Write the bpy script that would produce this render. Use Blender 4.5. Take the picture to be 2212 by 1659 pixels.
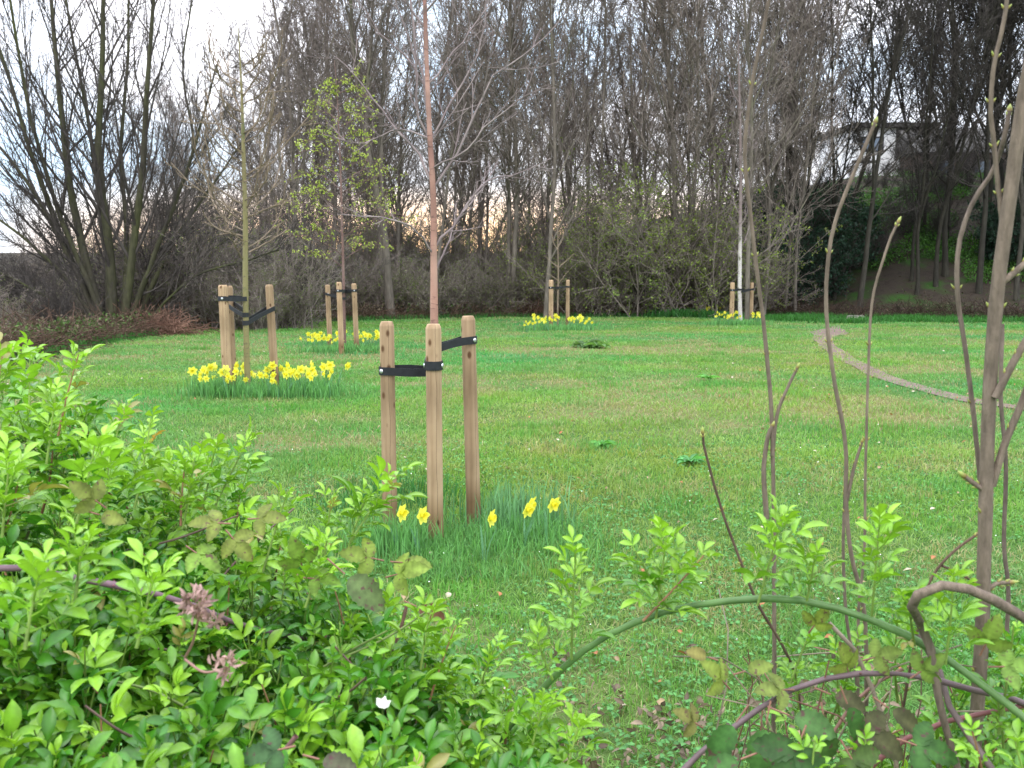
import bpy, math, random
import numpy as np
from mathutils import Vector

R = math.radians
C = bpy.context.scene
for o in list(bpy.data.objects): bpy.data.objects.remove(o)
COL = C.collection

# ------------------------------------------------------------------ camera
F = 2171.0; PW, PH = 2212.0, 1659.0          # focal length in units of a 2212 px wide frame
TH = math.atan(288.5/F); CAMZ = 1.6
cam_d = bpy.data.cameras.new('camera'); cam = bpy.data.objects.new('camera', cam_d); COL.objects.link(cam)
cam.location = (0, 0, CAMZ); cam.rotation_euler = (R(90)-TH, 0, 0)
cam_d.sensor_width = 36; cam_d.lens = 36*F/PW; cam_d.clip_start = .05; cam_d.clip_end = 3000
cam_d.dof.use_dof = True; cam_d.dof.focus_distance = 3.2; cam_d.dof.aperture_fstop = 14
C.camera = cam

# ------------------------------------------------------------------ sky, sun, exposure
SUN_EL, SUN_AZ = R(52), R(200)               # azimuth clockwise from +Y
w = bpy.data.worlds.new('World'); C.world = w; w.use_nodes = True
nt = w.node_tree; N = nt.nodes; L = nt.links; N.clear()
out = N.new('ShaderNodeOutputWorld')
sky = N.new('ShaderNodeTexSky'); sky.sky_type = 'NISHITA'; sky.sun_disc = False
sky.sun_elevation = SUN_EL; sky.sun_rotation = SUN_AZ
b1 = N.new('ShaderNodeBackground'); b1.inputs[1].default_value = .12; L.new(sky.outputs[0], b1.inputs[0])
tc = N.new('ShaderNodeTexCoord'); sp = N.new('ShaderNodeSeparateXYZ'); L.new(tc.outputs['Generated'], sp.inputs[0])
nz = N.new('ShaderNodeTexNoise'); nz.inputs['Scale'].default_value = 2.6; nz.inputs['Detail'].default_value = 5
mp = N.new('ShaderNodeMapping'); mp.inputs['Scale'].default_value = (1, 1, 2.2); mp.inputs['Location'].default_value = (.35, .2, .1)
L.new(tc.outputs['Generated'], mp.inputs[0]); L.new(mp.outputs[0], nz.inputs['Vector'])
cr = N.new('ShaderNodeValToRGB')
cr.color_ramp.elements[0].position = .38; cr.color_ramp.elements[0].color = (.62, .80, 1.0, 1)
cr.color_ramp.elements[1].position = .56; cr.color_ramp.elements[1].color = (.97, .95, 1.0, 1)
L.new(nz.outputs[0], cr.inputs[0])
# the sunset low behind the wood
vd = N.new('ShaderNodeVectorMath'); vd.operation = 'DOT_PRODUCT'
gv = Vector((-0.10, 1, .02)).normalized(); vd.inputs[1].default_value = gv
L.new(tc.outputs['Generated'], vd.inputs[0])
g1 = N.new('ShaderNodeMapRange'); g1.inputs[1].default_value = .93; g1.inputs[2].default_value = 1.0
L.new(vd.outputs['Value'], g1.inputs[0])
g2 = N.new('ShaderNodeMapRange'); g2.inputs[1].default_value = .0; g2.inputs[2].default_value = .065
g2.inputs[3].default_value = 1; g2.inputs[4].default_value = 0; L.new(sp.outputs['Z'], g2.inputs[0])
gm = N.new('ShaderNodeMath'); gm.operation = 'MULTIPLY'; L.new(g1.outputs[0], gm.inputs[0]); L.new(g2.outputs[0], gm.inputs[1])
mx = N.new('ShaderNodeMix'); mx.data_type = 'RGBA'; mx.inputs[7].default_value = (3.2, 1.95, .95, 1)
L.new(gm.outputs[0], mx.inputs[0]); L.new(cr.outputs[0], mx.inputs[6])
# an overcast sky is about three times brighter overhead than at the horizon
ev = N.new('ShaderNodeMapRange'); ev.inputs[1].default_value = 0; ev.inputs[2].default_value = 1
ev.inputs[3].default_value = 1.3; ev.inputs[4].default_value = 4.0; L.new(sp.outputs['Z'], ev.inputs[0])
b2 = N.new('ShaderNodeBackground'); L.new(mx.outputs[2], b2.inputs[0]); L.new(ev.outputs[0], b2.inputs[1])
ms = N.new('ShaderNodeMixShader'); ms.inputs[0].default_value = .85
L.new(b1.outputs[0], ms.inputs[1]); L.new(b2.outputs[0], ms.inputs[2]); L.new(ms.outputs[0], out.inputs[0])
sd = bpy.data.lights.new('sun', 'SUN'); sd.energy = .9; sd.angle = R(35); sd.color = (1, .97, .9)
so = bpy.data.objects.new('sun', sd); COL.objects.link(so)
so.rotation_euler = (R(90)-SUN_EL, 0, math.pi-SUN_AZ)
C.view_settings.view_transform = 'Standard'; C.view_settings.look = 'None'
C.view_settings.exposure = 0.35; C.view_settings.gamma = 1
C.cycles.max_bounces = 5; C.cycles.diffuse_bounces = 3; C.cycles.transmission_bounces = 3
C.cycles.glossy_bounces = 2; C.cycles.use_denoising = True

# ------------------------------------------------------------------ helpers
def A(*a): return np.array(a, float)
def ray(px, py):
    u = (px-PW/2)/F; v = (PH/2-py)/F
    return A(u, math.cos(TH)+v*math.sin(TH), -math.sin(TH)+v*math.cos(TH))
def at(px, py, Y):
    r = ray(px, py); return A(0, 0, CAMZ)+r*(Y/r[1])
def ss(t):
    t = np.clip(t, 0, 1); return t*t*(3-2*t)
_rn = np.random.RandomState(7).rand(256, 256)
def vnoise(x, y, s=1.0, off=0.0):
    x = np.asarray(x, float)/s+off*17.3+1000; y = np.asarray(y, float)/s+off*31.7+1000
    xi = np.floor(x).astype(int); yi = np.floor(y).astype(int); fx = ss(x-xi); fy = ss(y-yi)
    g = lambda a, b: _rn[a % 256, b % 256]
    return (g(xi, yi)*(1-fx)+g(xi+1, yi)*fx)*(1-fy)+(g(xi, yi+1)*(1-fx)+g(xi+1, yi+1)*fx)*fy
def fbm(x, y, s=1.0, off=0.0):
    return (vnoise(x, y, s, off)*.5+vnoise(x, y, s*.47, off+1)*.28+vnoise(x, y, s*.21, off+2)*.22)
def gz(x, y):
    x = np.asarray(x, float); y = np.asarray(y, float)
    z = -.03*np.clip(y-10, 0, 28)
    z = z+6.6*ss((y-36.5)/23)*ss((x-9)/11)
    z = z+.25*fbm(x, y, 6, 4)*ss((y-37)/8)
    return z+(fbm(x, y, 2.5, 3)-.5)*.05
def onground(px, py):
    r = ray(px, py); t = 1.0
    for _ in range(60):
        p = A(0, 0, CAMZ)+r*t; dz = p[2]-float(gz(p[0], p[1]))
        t += dz/max(.02, -r[2]+.03)*.6
    p = A(0, 0, CAMZ)+r*t; p[2] = float(gz(p[0], p[1])); return p
_edge = [(-700, 905), (-350, 850), (0, 792), (100, 767), (250, 737), (420, 710), (600, 697), (850, 690), (1100, 685), (1450, 685),
         (1650, 680), (1760, 684), (1850, 692), (2000, 688), (2212, 694), (2500, 700), (2900, 712)]
_e = [onground(*p) for p in _edge]
_eu = np.array([p[0]/p[1] for p in _e]); _ed = np.array([p[1] for p in _e])
def edgeY(u): return np.interp(u, _eu, _ed)
def lawn(x, y):
    x = np.asarray(x, float); y = np.asarray(y, float)
    d = edgeY(x/np.maximum(y, .5))+(vnoise(x, y, .9, 8)-.5)*.9
    return np.clip((d-y)/.5+.5, 0, 1)

class MB:
    def __init__(s): s.V = []; s.F = {3: [], 4: []}; s.C = []; s.M = {3: [], 4: []}; s.n = 0
    def add(s, V, Fc, col=(1, 1, 1), mi=0):
        V = np.asarray(V, float).reshape(-1, 3); Fc = np.asarray(Fc, int)
        s.V.append(V); k = Fc.shape[1]; s.F[k].append(Fc+s.n); s.M[k].append(np.full(len(Fc), mi))
        c = np.asarray(col, float); s.C.append(np.broadcast_to(c, V.shape) if c.ndim == 1 else c); s.n += len(V)
        return s
    def mesh(s, name, org=(0, 0, 0), smooth=True):
        V = np.concatenate(s.V)-np.asarray(org); me = bpy.data.meshes.new(name)
        t = np.concatenate(s.F[3]) if s.F[3] else np.zeros((0, 3), int); q = np.concatenate(s.F[4]) if s.F[4] else np.zeros((0, 4), int)
        me.vertices.add(len(V)); me.vertices.foreach_set('co', V.astype(np.float32).ravel())
        li = np.concatenate([t.ravel(), q.ravel()]).astype(np.int32); me.loops.add(len(li)); me.loops.foreach_set('vertex_index', li)
        nf = len(t)+len(q); me.polygons.add(nf)
        st = np.concatenate([np.arange(len(t))*3, len(t)*3+np.arange(len(q))*4]).astype(np.int32)
        me.polygons.foreach_set('loop_start', st)
        mi = np.concatenate(s.M[3]+s.M[4]).astype(np.int32); me.polygons.foreach_set('material_index', mi)
        me.polygons.foreach_set('use_smooth', np.full(nf, smooth))
        ca = me.color_attributes.new('Col', 'FLOAT_COLOR', 'POINT')
        c = np.concatenate(s.C); ca.data.foreach_set('color', np.c_[c, np.ones(len(c))].astype(np.float32).ravel())
        me.update(calc_edges=True); me.validate(); return me

def wloc(o):
    p = np.zeros(3)
    while o: p += np.array(o.location); o = o.parent
    return p
def setp(o, label=None, cat=None, group=None, kind=None):
    for k, v in (('label', label), ('category', cat), ('group', group), ('kind', kind)):
        if v: o[k] = v
    return o
def thing(name, label, cat, loc, group=None):
    o = bpy.data.objects.new(name, None); COL.objects.link(o); o.location = [float(v) for v in loc]
    o.empty_display_size = .1
    return setp(o, label, cat, group)
def part(name, mb, mats, parent=None, label=None, smooth=True, org=None):
    if org is None: org = wloc(parent) if parent else np.zeros(3)
    me = mb.mesh(name, org, smooth)
    for m in (mats if isinstance(mats, (list, tuple)) else [mats]): me.materials.append(m)
    o = bpy.data.objects.new(name, me); COL.objects.link(o); o.parent = parent
    if not parent: o.location = [float(v) for v in org]
    if label: o['label'] = label
    return o
def copy_tree(root, loc, rz=0.0, sc=1.0, label=None, tilt=(0, 0)):
    r = root.copy(); COL.objects.link(r); r.location = [float(v) for v in loc]; r.rotation_euler = (tilt[0], tilt[1], rz)
    r.scale = (sc, sc, sc) if not isinstance(sc, tuple) else sc
    if label: r['label'] = label
    for ch in [o for o in root.children]:
        c = ch.copy(); COL.objects.link(c); c.parent = r
        for g in [o for o in ch.children]:
            d = g.copy(); COL.objects.link(d); d.parent = c
    return r

# ---- batch tubes: P (n,K,3), Rr (n,K)
def tubes(mb, P, Rr, sides=4, col=(1, 1, 1), mi=0, cap=False):
    P = np.asarray(P, float); Rr = np.asarray(Rr, float)
    if P.ndim == 2: P = P[None]; Rr = np.broadcast_to(Rr, P.shape[:2])
    n, K, _ = P.shape
    T = np.gradient(P, axis=1); T /= np.linalg.norm(T, axis=2, keepdims=True)+1e-9
    ref = np.tile(A(.31, .94, .12), (n, 1)); t0 = T.mean(1)
    bad = np.abs((t0/(np.linalg.norm(t0, axis=1, keepdims=True)+1e-9)*ref).sum(1)) > .8; ref[bad] = A(.94, -.2, .3)
    U = ref[:, None]-(T*ref[:, None]).sum(2, keepdims=True)*T; U /= np.linalg.norm(U, axis=2, keepdims=True)+1e-9
    W = np.cross(T, U); a = np.arange(sides)*2*math.pi/sides
    V = P[:, :, None]+Rr[:, :, None, None]*(U[:, :, None]*np.cos(a)[:, None]+W[:, :, None]*np.sin(a)[:, None])
    i = np.arange(n)[:, None, None]*K*sides; k = np.arange(K-1)[None, :, None]*sides; s = np.arange(sides)[None, None, :]; s2 = (s+1) % sides
    Q = np.stack([i+k+s, i+k+s2, i+k+sides+s2, i+k+sides+s], -1).reshape(-1, 4)
    c = np.asarray(col, float)
    if c.ndim == 2 and len(c) == n: c = np.repeat(c, K*sides, 0)
    elif c.ndim == 3: c = np.repeat(c.reshape(-1, 3), sides, 0)
    mb.add(V.reshape(-1, 3), Q, c, mi)
def spline(pts, K):
    pts = np.asarray(pts, float); n = len(pts)
    if n < 3: return np.array([pts[0]+(pts[-1]-pts[0])*t for t in np.linspace(0, 1, K)])
    e = np.vstack([2*pts[0]-pts[1], pts, 2*pts[-1]-pts[-2]]); k = np.concatenate([[0], np.cumsum(np.linalg.norm(np.diff(e, axis=0), axis=1)**.5+1e-6)]); o = []
    for i in range(n-1):
        a, b, c, d = e[i:i+4]; t0, t1, t2, t3 = k[i:i+4]
        t = np.linspace(t1, t2, 12)[:, None]
        A1 = (t1-t)/(t1-t0)*a+(t-t0)/(t1-t0)*b; A2 = (t2-t)/(t2-t1)*b+(t-t1)/(t2-t1)*c; A3 = (t3-t)/(t3-t2)*c+(t-t2)/(t3-t2)*d
        B1 = (t2-t)/(t2-t0)*A1+(t-t0)/(t2-t0)*A2; B2 = (t3-t)/(t3-t1)*A2+(t-t1)/(t3-t1)*A3; o.append((t2-t)/(t2-t1)*B1+(t-t1)/(t2-t1)*B2)
    o = np.vstack(o); l = np.concatenate([[0], np.cumsum(np.linalg.norm(np.diff(o, axis=0), axis=1))]); u = np.linspace(0, l[-1], K)
    return np.stack([np.interp(u, l, o[:, j]) for j in range(3)], 1)
def nrm(v): return v/(np.linalg.norm(v, axis=-1, keepdims=True)+1e-9)
def growb(rs, S, D, Ln, K, wob, trop):
    P = [S]; d = nrm(D); p = S
    for k in range(K-1):
        d = nrm(d+wob*rs.randn(*d.shape)+np.asarray(trop)*A(0, 0, 1)); p = p+d*(Ln/(K-1))[:, None]; P.append(p)
    return np.stack(P, 1)
def kids(rs, P, Rr, Ln, n, t0, t1, ang, spread, lf, lvar, rf, taper=.5, rot0=None):
    m, K, _ = P.shape; pi = np.repeat(np.arange(m), n)
    t = t0+(t1-t0)*((np.tile(np.arange(n), m)+rs.rand(m*n))/n)
    x = t*(K-1); i = np.minimum(x.astype(int), K-2); f = (x-i)[:, None]
    S = P[pi, i]*(1-f)+P[pi, i+1]*f; T = nrm(P[pi, i+1]-P[pi, i]); r = (Rr[pi, i]*(1-f[:, 0])+Rr[pi, i+1]*f[:, 0])
    q = nrm(rs.randn(m*n, 3)); q = nrm(q-(q*T).sum(1, keepdims=True)*T)
    a = R(ang)+R(spread)*rs.randn(m*n)
    D = T*np.cos(a)[:, None]+q*np.sin(a)[:, None]
    Lc = Ln[pi]*lf*(1-taper*t)*(1+lvar*(rs.rand(m*n)*2-1))
    return S, D, Lc, r*rf
def rad(r0, K, r1f, rmin): return np.maximum(r0[:, None]*np.linspace(1, r1f, K)[None]**1.0, rmin)

# ---- leaf templates
def leaf_tpl(ls, ws, fold=.32, curl=.34):
    V = []; n = len(ls)
    for l, w_ in zip(ls, ws):
        h = -curl*l*l
        V += [(l, -w_, h+fold*w_), (l, 0, h), (l, w_, h+fold*w_)]
    Fq = []
    for i in range(n-1):
        a = i*3; Fq += [(a, a+1, a+4, a+3), (a+1, a+2, a+5, a+4)]
    return np.array(V), np.array(Fq)
LEAF_HI = leaf_tpl([0, .1, .22, .33, .45, .56, .68, .79, .9, 1], [.03, .15, .25, .36, .40, .47, .45, .42, .24, .015])
LEAF_LO = leaf_tpl([0, .3, .65, 1], [.04, .36, .42, .03])
BRAM = leaf_tpl([0, .07, .14, .22, .30, .38, .46, .54, .62, .70, .78, .86, .93, 1],
                [.05, .26, .33, .44, .40, .50, .43, .49, .38, .41, .27, .26, .12, .01], .22, .22)
def leaves(mb, O, D, Nn, Ln, Wd, col, tpl=LEAF_HI, mi=0, vein=.45):
    O = np.asarray(O, float); D = nrm(np.asarray(D, float)); Nn = np.asarray(Nn, float)
    Nn = nrm(Nn-(Nn*D).sum(1, keepdims=True)*D); S = np.cross(Nn, D); tv, tf = tpl
    Ln = np.asarray(Ln)[:, None, None]; Wd = np.asarray(Wd)[:, None, None]
    V = O[:, None]+D[:, None]*tv[None, :, 0:1]*Ln+S[:, None]*tv[None, :, 1:2]*Wd+Nn[:, None]*tv[None, :, 2:3]*Ln
    n = len(O); Fq = (tf[None]+(np.arange(n)*len(tv))[:, None, None]).reshape(-1, tf.shape[1])
    c = np.repeat(np.asarray(col, float)[:, None], len(tv), 1)
    mid = (np.arange(len(tv)) % 3 == 1)
    c = c*np.where(mid, 1+vein, 1)[None, :, None]
    if tpl is BRAM: c = c*(1+.05*((np.arange(len(tv))//3 % 2)*2-1))[None, :, None]
    mb.add(V.reshape(-1, 3), Fq, c.reshape(-1, 3), mi)

# ------------------------------------------------------------------ materials
def newmat(name):
    m = bpy.data.materials.new(name); m.use_nodes = True; return m, m.node_tree.nodes, m.node_tree.links, m.node_tree.nodes['Principled BSDF']
def noise_node(Nn, Lk, scale, detail=4, coord='Object', stretch=None, rough=.55):
    t = Nn.new('ShaderNodeTexCoord'); n = Nn.new('ShaderNodeTexNoise'); n.inputs['Scale'].default_value = scale
    n.inputs['Detail'].default_value = detail; n.inputs['Roughness'].default_value = rough
    if stretch:
        m = Nn.new('ShaderNodeMapping'); m.inputs['Scale'].default_value = stretch
        Lk.new(t.outputs[coord], m.inputs[0]); Lk.new(m.outputs[0], n.inputs['Vector'])
    else: Lk.new(t.outputs[coord], n.inputs['Vector'])
    return n
def ramp(Nn, Lk, src, stops):
    r = Nn.new('ShaderNodeValToRGB'); e = r.color_ramp.elements
    while len(e) < len(stops): e.new(.5)
    for x, (p, c) in zip(e, stops): x.position = p; x.color = (*c, 1)
    Lk.new(src, r.inputs[0]); return r
def mixc(Nn, Lk, a, b, fac, mode='MIX'):
    m = Nn.new('ShaderNodeMix'); m.data_type = 'RGBA'; m.blend_type = mode
    for s, v in ((0, fac), (6, a), (7, b)):
        if isinstance(v, (int, float)): m.inputs[s].default_value = v
        elif isinstance(v, tuple): m.inputs[s].default_value = (*v, 1)
        else: Lk.new(v, m.inputs[s])
    return m.outputs[2]
def bump(Nn, Lk, b, src, st, dist=.01):
    k = Nn.new('ShaderNodeBump'); k.inputs['Strength'].default_value = st; k.inputs['Distance'].default_value = dist
    Lk.new(src, k.inputs['Height']); Lk.new(k.outputs[0], b.inputs['Normal'])
def leafmat(name, rough=.45, spec=.4, trans=.35, tcol=1.35, scale=60, var=.25, spots=False):
    m, n, l, b = newmat(name); at_ = n.new('ShaderNodeAttribute'); at_.attribute_name = 'Col'
    nn = noise_node(n, l, scale); rr = ramp(n, l, nn.outputs[0], [(.3, (1-var,)*3), (.7, (1+var*.6,)*3)])
    c = mixc(n, l, at_.outputs['Color'], rr.outputs[0], 1.0, 'MULTIPLY')
    if spots: s1 = noise_node(n, l, 130, 3); s2 = ramp(n, l, s1.outputs[0], [(.60, (0, 0, 0)), (.68, (.8,)*3)]); c = mixc(n, l, c, (.10, .03, .045), s2.outputs[0])
    l.new(c, b.inputs['Base Color'])
    b.inputs['Roughness'].default_value = rough; b.inputs['Specular IOR Level'].default_value = spec
    if trans > 0:
        t = n.new('ShaderNodeBsdfTranslucent'); c2 = mixc(n, l, c, (tcol, tcol*1.05, tcol*.55), 1.0, 'MULTIPLY'); l.new(c2, t.inputs[0])
        mm = n.new('ShaderNodeMixShader'); mm.inputs[0].default_value = trans; l.new(b.outputs[0], mm.inputs[1]); l.new(t.outputs[0], mm.inputs[2])
        l.new(mm.outputs[0], n['Material Output'].inputs[0])
    return m
def barkmat(name, stops, scale=3, stretch=(1, 1, .35), bs=.5, attr=False, rnd=.25, fine=14):
    m, n, l, b = newmat(name); nn = noise_node(n, l, scale, 5, stretch=stretch); r = ramp(n, l, nn.outputs[0], stops)
    n2 = noise_node(n, l, fine, 4, stretch=(1, 1, .25)); r2 = ramp(n, l, n2.outputs[0], [(.3, (.6,)*3), (.7, (1.2,)*3)])
    c = mixc(n, l, r.outputs[0], r2.outputs[0], 1.0, 'MULTIPLY')
    oi = n.new('ShaderNodeObjectInfo'); r3 = ramp(n, l, oi.outputs['Random'], [(0, (1-rnd,)*3), (1, (1+rnd,)*3)])
    c = mixc(n, l, c, r3.outputs[0], 1.0, 'MULTIPLY')
    if attr:
        a = n.new('ShaderNodeAttribute'); a.attribute_name = 'Col'; c = mixc(n, l, c, a.outputs['Color'], 1.0, 'MULTIPLY')
    l.new(c, b.inputs['Base Color']); b.inputs['Roughness'].default_value = .85; b.inputs['Specular IOR Level'].default_value = .25
    bump(n, l, b, n2.outputs[0], bs, .01); return m

M = {}
M['leaf'] = leafmat('glossy_leaf', .27, .45, .27)
M['softleaf'] = leafmat('soft_leaf', .6, .3, .35)
M['bramleaf'] = leafmat('bramble_leaf', .55, .22, .22, 1.2, 70, .4, True)
M['grass'] = leafmat('grass_blade', .55, .3, .35, 1.25, 8, .15)
M['litterleaf'] = leafmat('dead_leaf', .8, .2, .15, 1.0, 20, .3)
M['greystem'] = barkmat('grey_brown_stem', [(.3, (.13, .098, .075)), (.7, (.235, .18, .135))], 14, stretch=(1, 1, .12), rnd=.1, fine=110, bs=.6, attr=True)
M['stem'] = leafmat('green_stem', .5, .35, .0, 1, 40, .3)
M['wood_bark'] = barkmat('woodland_bark', [(.3, (.125, .105, .085)), (.55, (.20, .17, .138)), (.75, (.165, .175, .09))], 1.2)
M['twig'] = barkmat('woodland_twig', [(.3, (.185, .152, .13)), (.7, (.30, .25, .215))], .8, bs=0)
M['moss_bark'] = barkmat('mossy_bark', [(.32, (.06, .05, .04)), (.52, (.07, .07, .035)), (.78, (.10, .115, .035))], 1.0)
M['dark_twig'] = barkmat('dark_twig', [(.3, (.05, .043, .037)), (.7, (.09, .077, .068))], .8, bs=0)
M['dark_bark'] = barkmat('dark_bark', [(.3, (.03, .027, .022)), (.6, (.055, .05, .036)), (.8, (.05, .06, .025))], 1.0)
M['cane'] = barkmat('dry_cane', [(.3, (.16, .10, .08)), (.7, (.30, .21, .16))], 2, bs=0, attr=True)

# lawn and woodland floor in one sheet
m, n, l, b = newmat('ground'); M['ground'] = m
a = n.new('ShaderNodeAttribute'); a.attribute_name = 'Col'; sx = n.new('ShaderNodeSeparateColor'); l.new(a.outputs['Color'], sx.inputs[0])
g_ = noise_node(n, l, 9, 6, rough=.7); gr = ramp(n, l, g_.outputs[0], [(.3, (.035, .075, .018)), (.5, (.06, .13, .028)), (.7, (.10, .17, .045))])
g3 = noise_node(n, l, 30, 4, rough=.7); dr = ramp(n, l, g3.outputs[0], [(.3, (.12, .12, .045)), (.7, (.24, .20, .10))])
gc = mixc(n, l, gr.outputs[0], dr.outputs[0], sx.outputs[1])
f_ = noise_node(n, l, 2.2, 7, rough=.75); fl = ramp(n, l, f_.outputs[0], [(.3, (.022, .018, .013)), (.5, (.045, .035, .027)), (.62, (.035, .036, .017)), (.75, (.08, .064, .052))])
f2 = noise_node(n, l, .35, 4, rough=.6); fg = ramp(n, l, f2.outputs[0], [(.52, (0, 0, 0)), (.62, (1, 1, 1))])
mg = n.new('ShaderNodeMath'); mg.operation = 'MULTIPLY'; l.new(fg.outputs[0], mg.inputs[0]); l.new(sx.outputs[2], mg.inputs[1])
fc = mixc(n, l, fl.outputs[0], (.03, .07, .014), mg.outputs[0])
cc = mixc(n, l, fc, gc, sx.outputs[0]); l.new(cc, b.inputs['Base Color']); b.inputs['Roughness'].default_value = .95; b.inputs['Specular IOR Level'].default_value = .1
bump(n, l, b, g3.outputs[0], .6, .03)
m, n, l, b = newmat('trodden_earth'); M['path'] = m
p1 = noise_node(n, l, 5, 6, rough=.7); pr = ramp(n, l, p1.outputs[0], [(.3, (.09, .065, .045)), (.5, (.15, .10, .078)), (.7, (.20, .145, .115))]); l.new(pr.outputs[0], b.inputs['Base Color'])
b.inputs['Roughness'].default_value = .9; bump(n, l, b, p1.outputs[0], .7, .04)

# round softwood stakes: long grain, knots, one drying crack
def stakemat(name, seed, dark=1.0):
    m, n, l, b = newmat(name)
    g = noise_node(n, l, 22, 6, stretch=(1, 1, .05)); gr = ramp(n, l, g.outputs[0], [(.3, (.29*dark, .195*dark, .115*dark)), (.5, (.42*dark, .30*dark, .185*dark)), (.7, (.49*dark, .36*dark, .23*dark))])
    bl = noise_node(n, l, 3.5, 5, stretch=(1, 1, .5)); br = ramp(n, l, bl.outputs[0], [(.35, (.66, .63, .60)), (.6, (1.06, 1.03, 1.0))])
    c = mixc(n, l, gr.outputs[0], br.outputs[0], 1.0, 'MULTIPLY')
    t = n.new('ShaderNodeTexCoord'); mp = n.new('ShaderNodeMapping'); mp.inputs['Scale'].default_value = (13, 13, 7.0); mp.inputs['Location'].default_value = (seed*.37, seed*.61, seed*.9)
    l.new(t.outputs['Object'], mp.inputs[0]); v = n.new('ShaderNodeTexVoronoi'); v.inputs['Scale'].default_value = 1.0; l.new(mp.outputs[0], v.inputs['Vector'])
    kr = ramp(n, l, v.outputs['Distance'], [(.10, (1, 1, 1)), (.19, (0, 0, 0))])
    c = mixc(n, l, c, (.11*dark, .055*dark, .025*dark), kr.outputs[0])
    # crack: where the angle round the post meets a slowly wandering value
    s3 = n.new('ShaderNodeSeparateXYZ'); l.new(t.outputs['Object'], s3.inputs[0])
    at2 = n.new('ShaderNodeMath'); at2.operation = 'ARCTAN2'; l.new(s3.outputs['X'], at2.inputs[0]); l.new(s3.outputs['Y'], at2.inputs[1])
    wn = n.new('ShaderNodeTexNoise'); wn.noise_dimensions = '1D'; wn.inputs['Scale'].default_value = 1.6; wn.inputs['Detail'].default_value = 5
    zz = n.new('ShaderNodeMath'); zz.operation = 'ADD'; zz.inputs[1].default_value = seed*3.1; l.new(s3.outputs['Z'], zz.inputs[0]); l.new(zz.outputs[0], wn.inputs['W'])
    wm = n.new('ShaderNodeMath'); wm.operation = 'MULTIPLY_ADD'; wm.inputs[1].default_value = .9; wm.inputs[2].default_value = 2.35; l.new(wn.outputs[0], wm.inputs[0])
    df = n.new('ShaderNodeMath'); df.operation = 'SUBTRACT'; l.new(at2.outputs[0], df.inputs[0]); l.new(wm.outputs[0], df.inputs[1])
    ab = n.new('ShaderNodeMath'); ab.operation = 'ABSOLUTE'; l.new(df.outputs[0], ab.inputs[0])
    ck = ramp(n, l, ab.outputs[0], [(.012, (.8, .8, .8)), (.035, (0, 0, 0))])
    c = mixc(n, l, c, (.05, .03, .018), ck.outputs[0])
    dz = n.new('ShaderNodeMath'); dz.operation = 'MULTIPLY_ADD'; dz.inputs[1].default_value = -.35; l.new(bl.outputs[0], dz.inputs[0]); l.new(s3.outputs['Z'], dz.inputs[2])
    dg = ramp(n, l, dz.outputs[0], [(.0, (.55, .50, .42)), (.14, (1, 1, 1))]); c = mixc(n, l, c, dg.outputs[0], 1.0, 'MULTIPLY')
    l.new(c, b.inputs['Base Color']); b.inputs['Roughness'].default_value = .8; b.inputs['Specular IOR Level'].default_value = .25
    bump(n, l, b, g.outputs[0], .35, .004); return m
STK = [stakemat('stake_wood', 1, .92), stakemat('stake_wood_pale', 2, 1.05), stakemat('stake_wood_brown', 3, .78), stakemat('stake_wood_grey', 4, .95)]
def plain(name, col, rough=.6, metal=0, var=.1, scale=20, spec=.4):
    m, n, l, b = newmat(name); g = noise_node(n, l, scale, 4); r = ramp(n, l, g.outputs[0], [(.3, tuple(c*(1-var) for c in col)), (.7, tuple(c*(1+var) for c in col))])
    l.new(r.outputs[0], b.inputs['Base Color']); b.inputs['Roughness'].default_value = rough; b.inputs['Metallic'].default_value = metal; b.inputs['Specular IOR Level'].default_value = spec; return m
M['strap'] = plain('black_rubber', (.016, .017, .021), .5, var=.35, scale=30)
M['nail'] = plain('zinc_nail', (.65, .66, .68), .35, .8)
M['white'] = plain('white_render', (.80, .79, .78), .8, var=.06, scale=1.5)
M['roof'] = plain('dark_roof', (.06, .055, .05), .8, var=.3, scale=2)
M['brick'] = plain('dark_brick', (.11, .075, .055), .85, var=.3, scale=5)
M['glass'] = plain('window_glass', (.10, .14, .19), .12, 0, spec=.8)
M['frame'] = plain('window_frame', (.03, .03, .035), .5)
M['stone'] = plain('stone', (.30, .27, .24), .9, var=.3, scale=9)
M['petal'] = leafmat('daffodil_petal', .55, .3, .35, 1.1, 60, .08)
# saplings
def lentmat(name, c1, c2, c3, lent):
    m, n, l, b = newmat(name); g = noise_node(n, l, 5, 5, stretch=(1, 1, .3)); r = ramp(n, l, g.outputs[0], [(.3, c1), (.5, c2), (.72, c3)])
    k = noise_node(n, l, 26, 5, stretch=(.6, .6, 2.6)); kr = ramp(n, l, k.outputs[0], [(.58, (0, 0, 0)), (.68, (1, 1, 1))]); c = mixc(n, l, r.outputs[0], lent, kr.outputs[0])
    a = n.new('ShaderNodeAttribute'); a.attribute_name = 'Col'; mo = noise_node(n, l, 6.5, 4, stretch=(1, 1, .45)); mr = ramp(n, l, mo.outputs[0], [(.60, (0, 0, 0)), (.66, (.75,)*3)]); c = mixc(n, l, c, (.10, .12, .035), mr.outputs[0])
    c = mixc(n, l, c, a.outputs['Color'], 1.0, 'MULTIPLY')
    l.new(c, b.inputs['Base Color']); b.inputs['Roughness'].default_value = .6; bump(n, l, b, k.outputs[0], .3, .004); return m
M['redbark'] = lentmat('red_birch_bark', (.19, .095, .07), (.33, .17, .125), (.46, .30, .23), (.13, .06, .045))
M['whitebark'] = lentmat('white_birch_bark', (.42, .38, .36), (.58, .54, .52), (.62, .6, .58), (.1, .08, .07))
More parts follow.
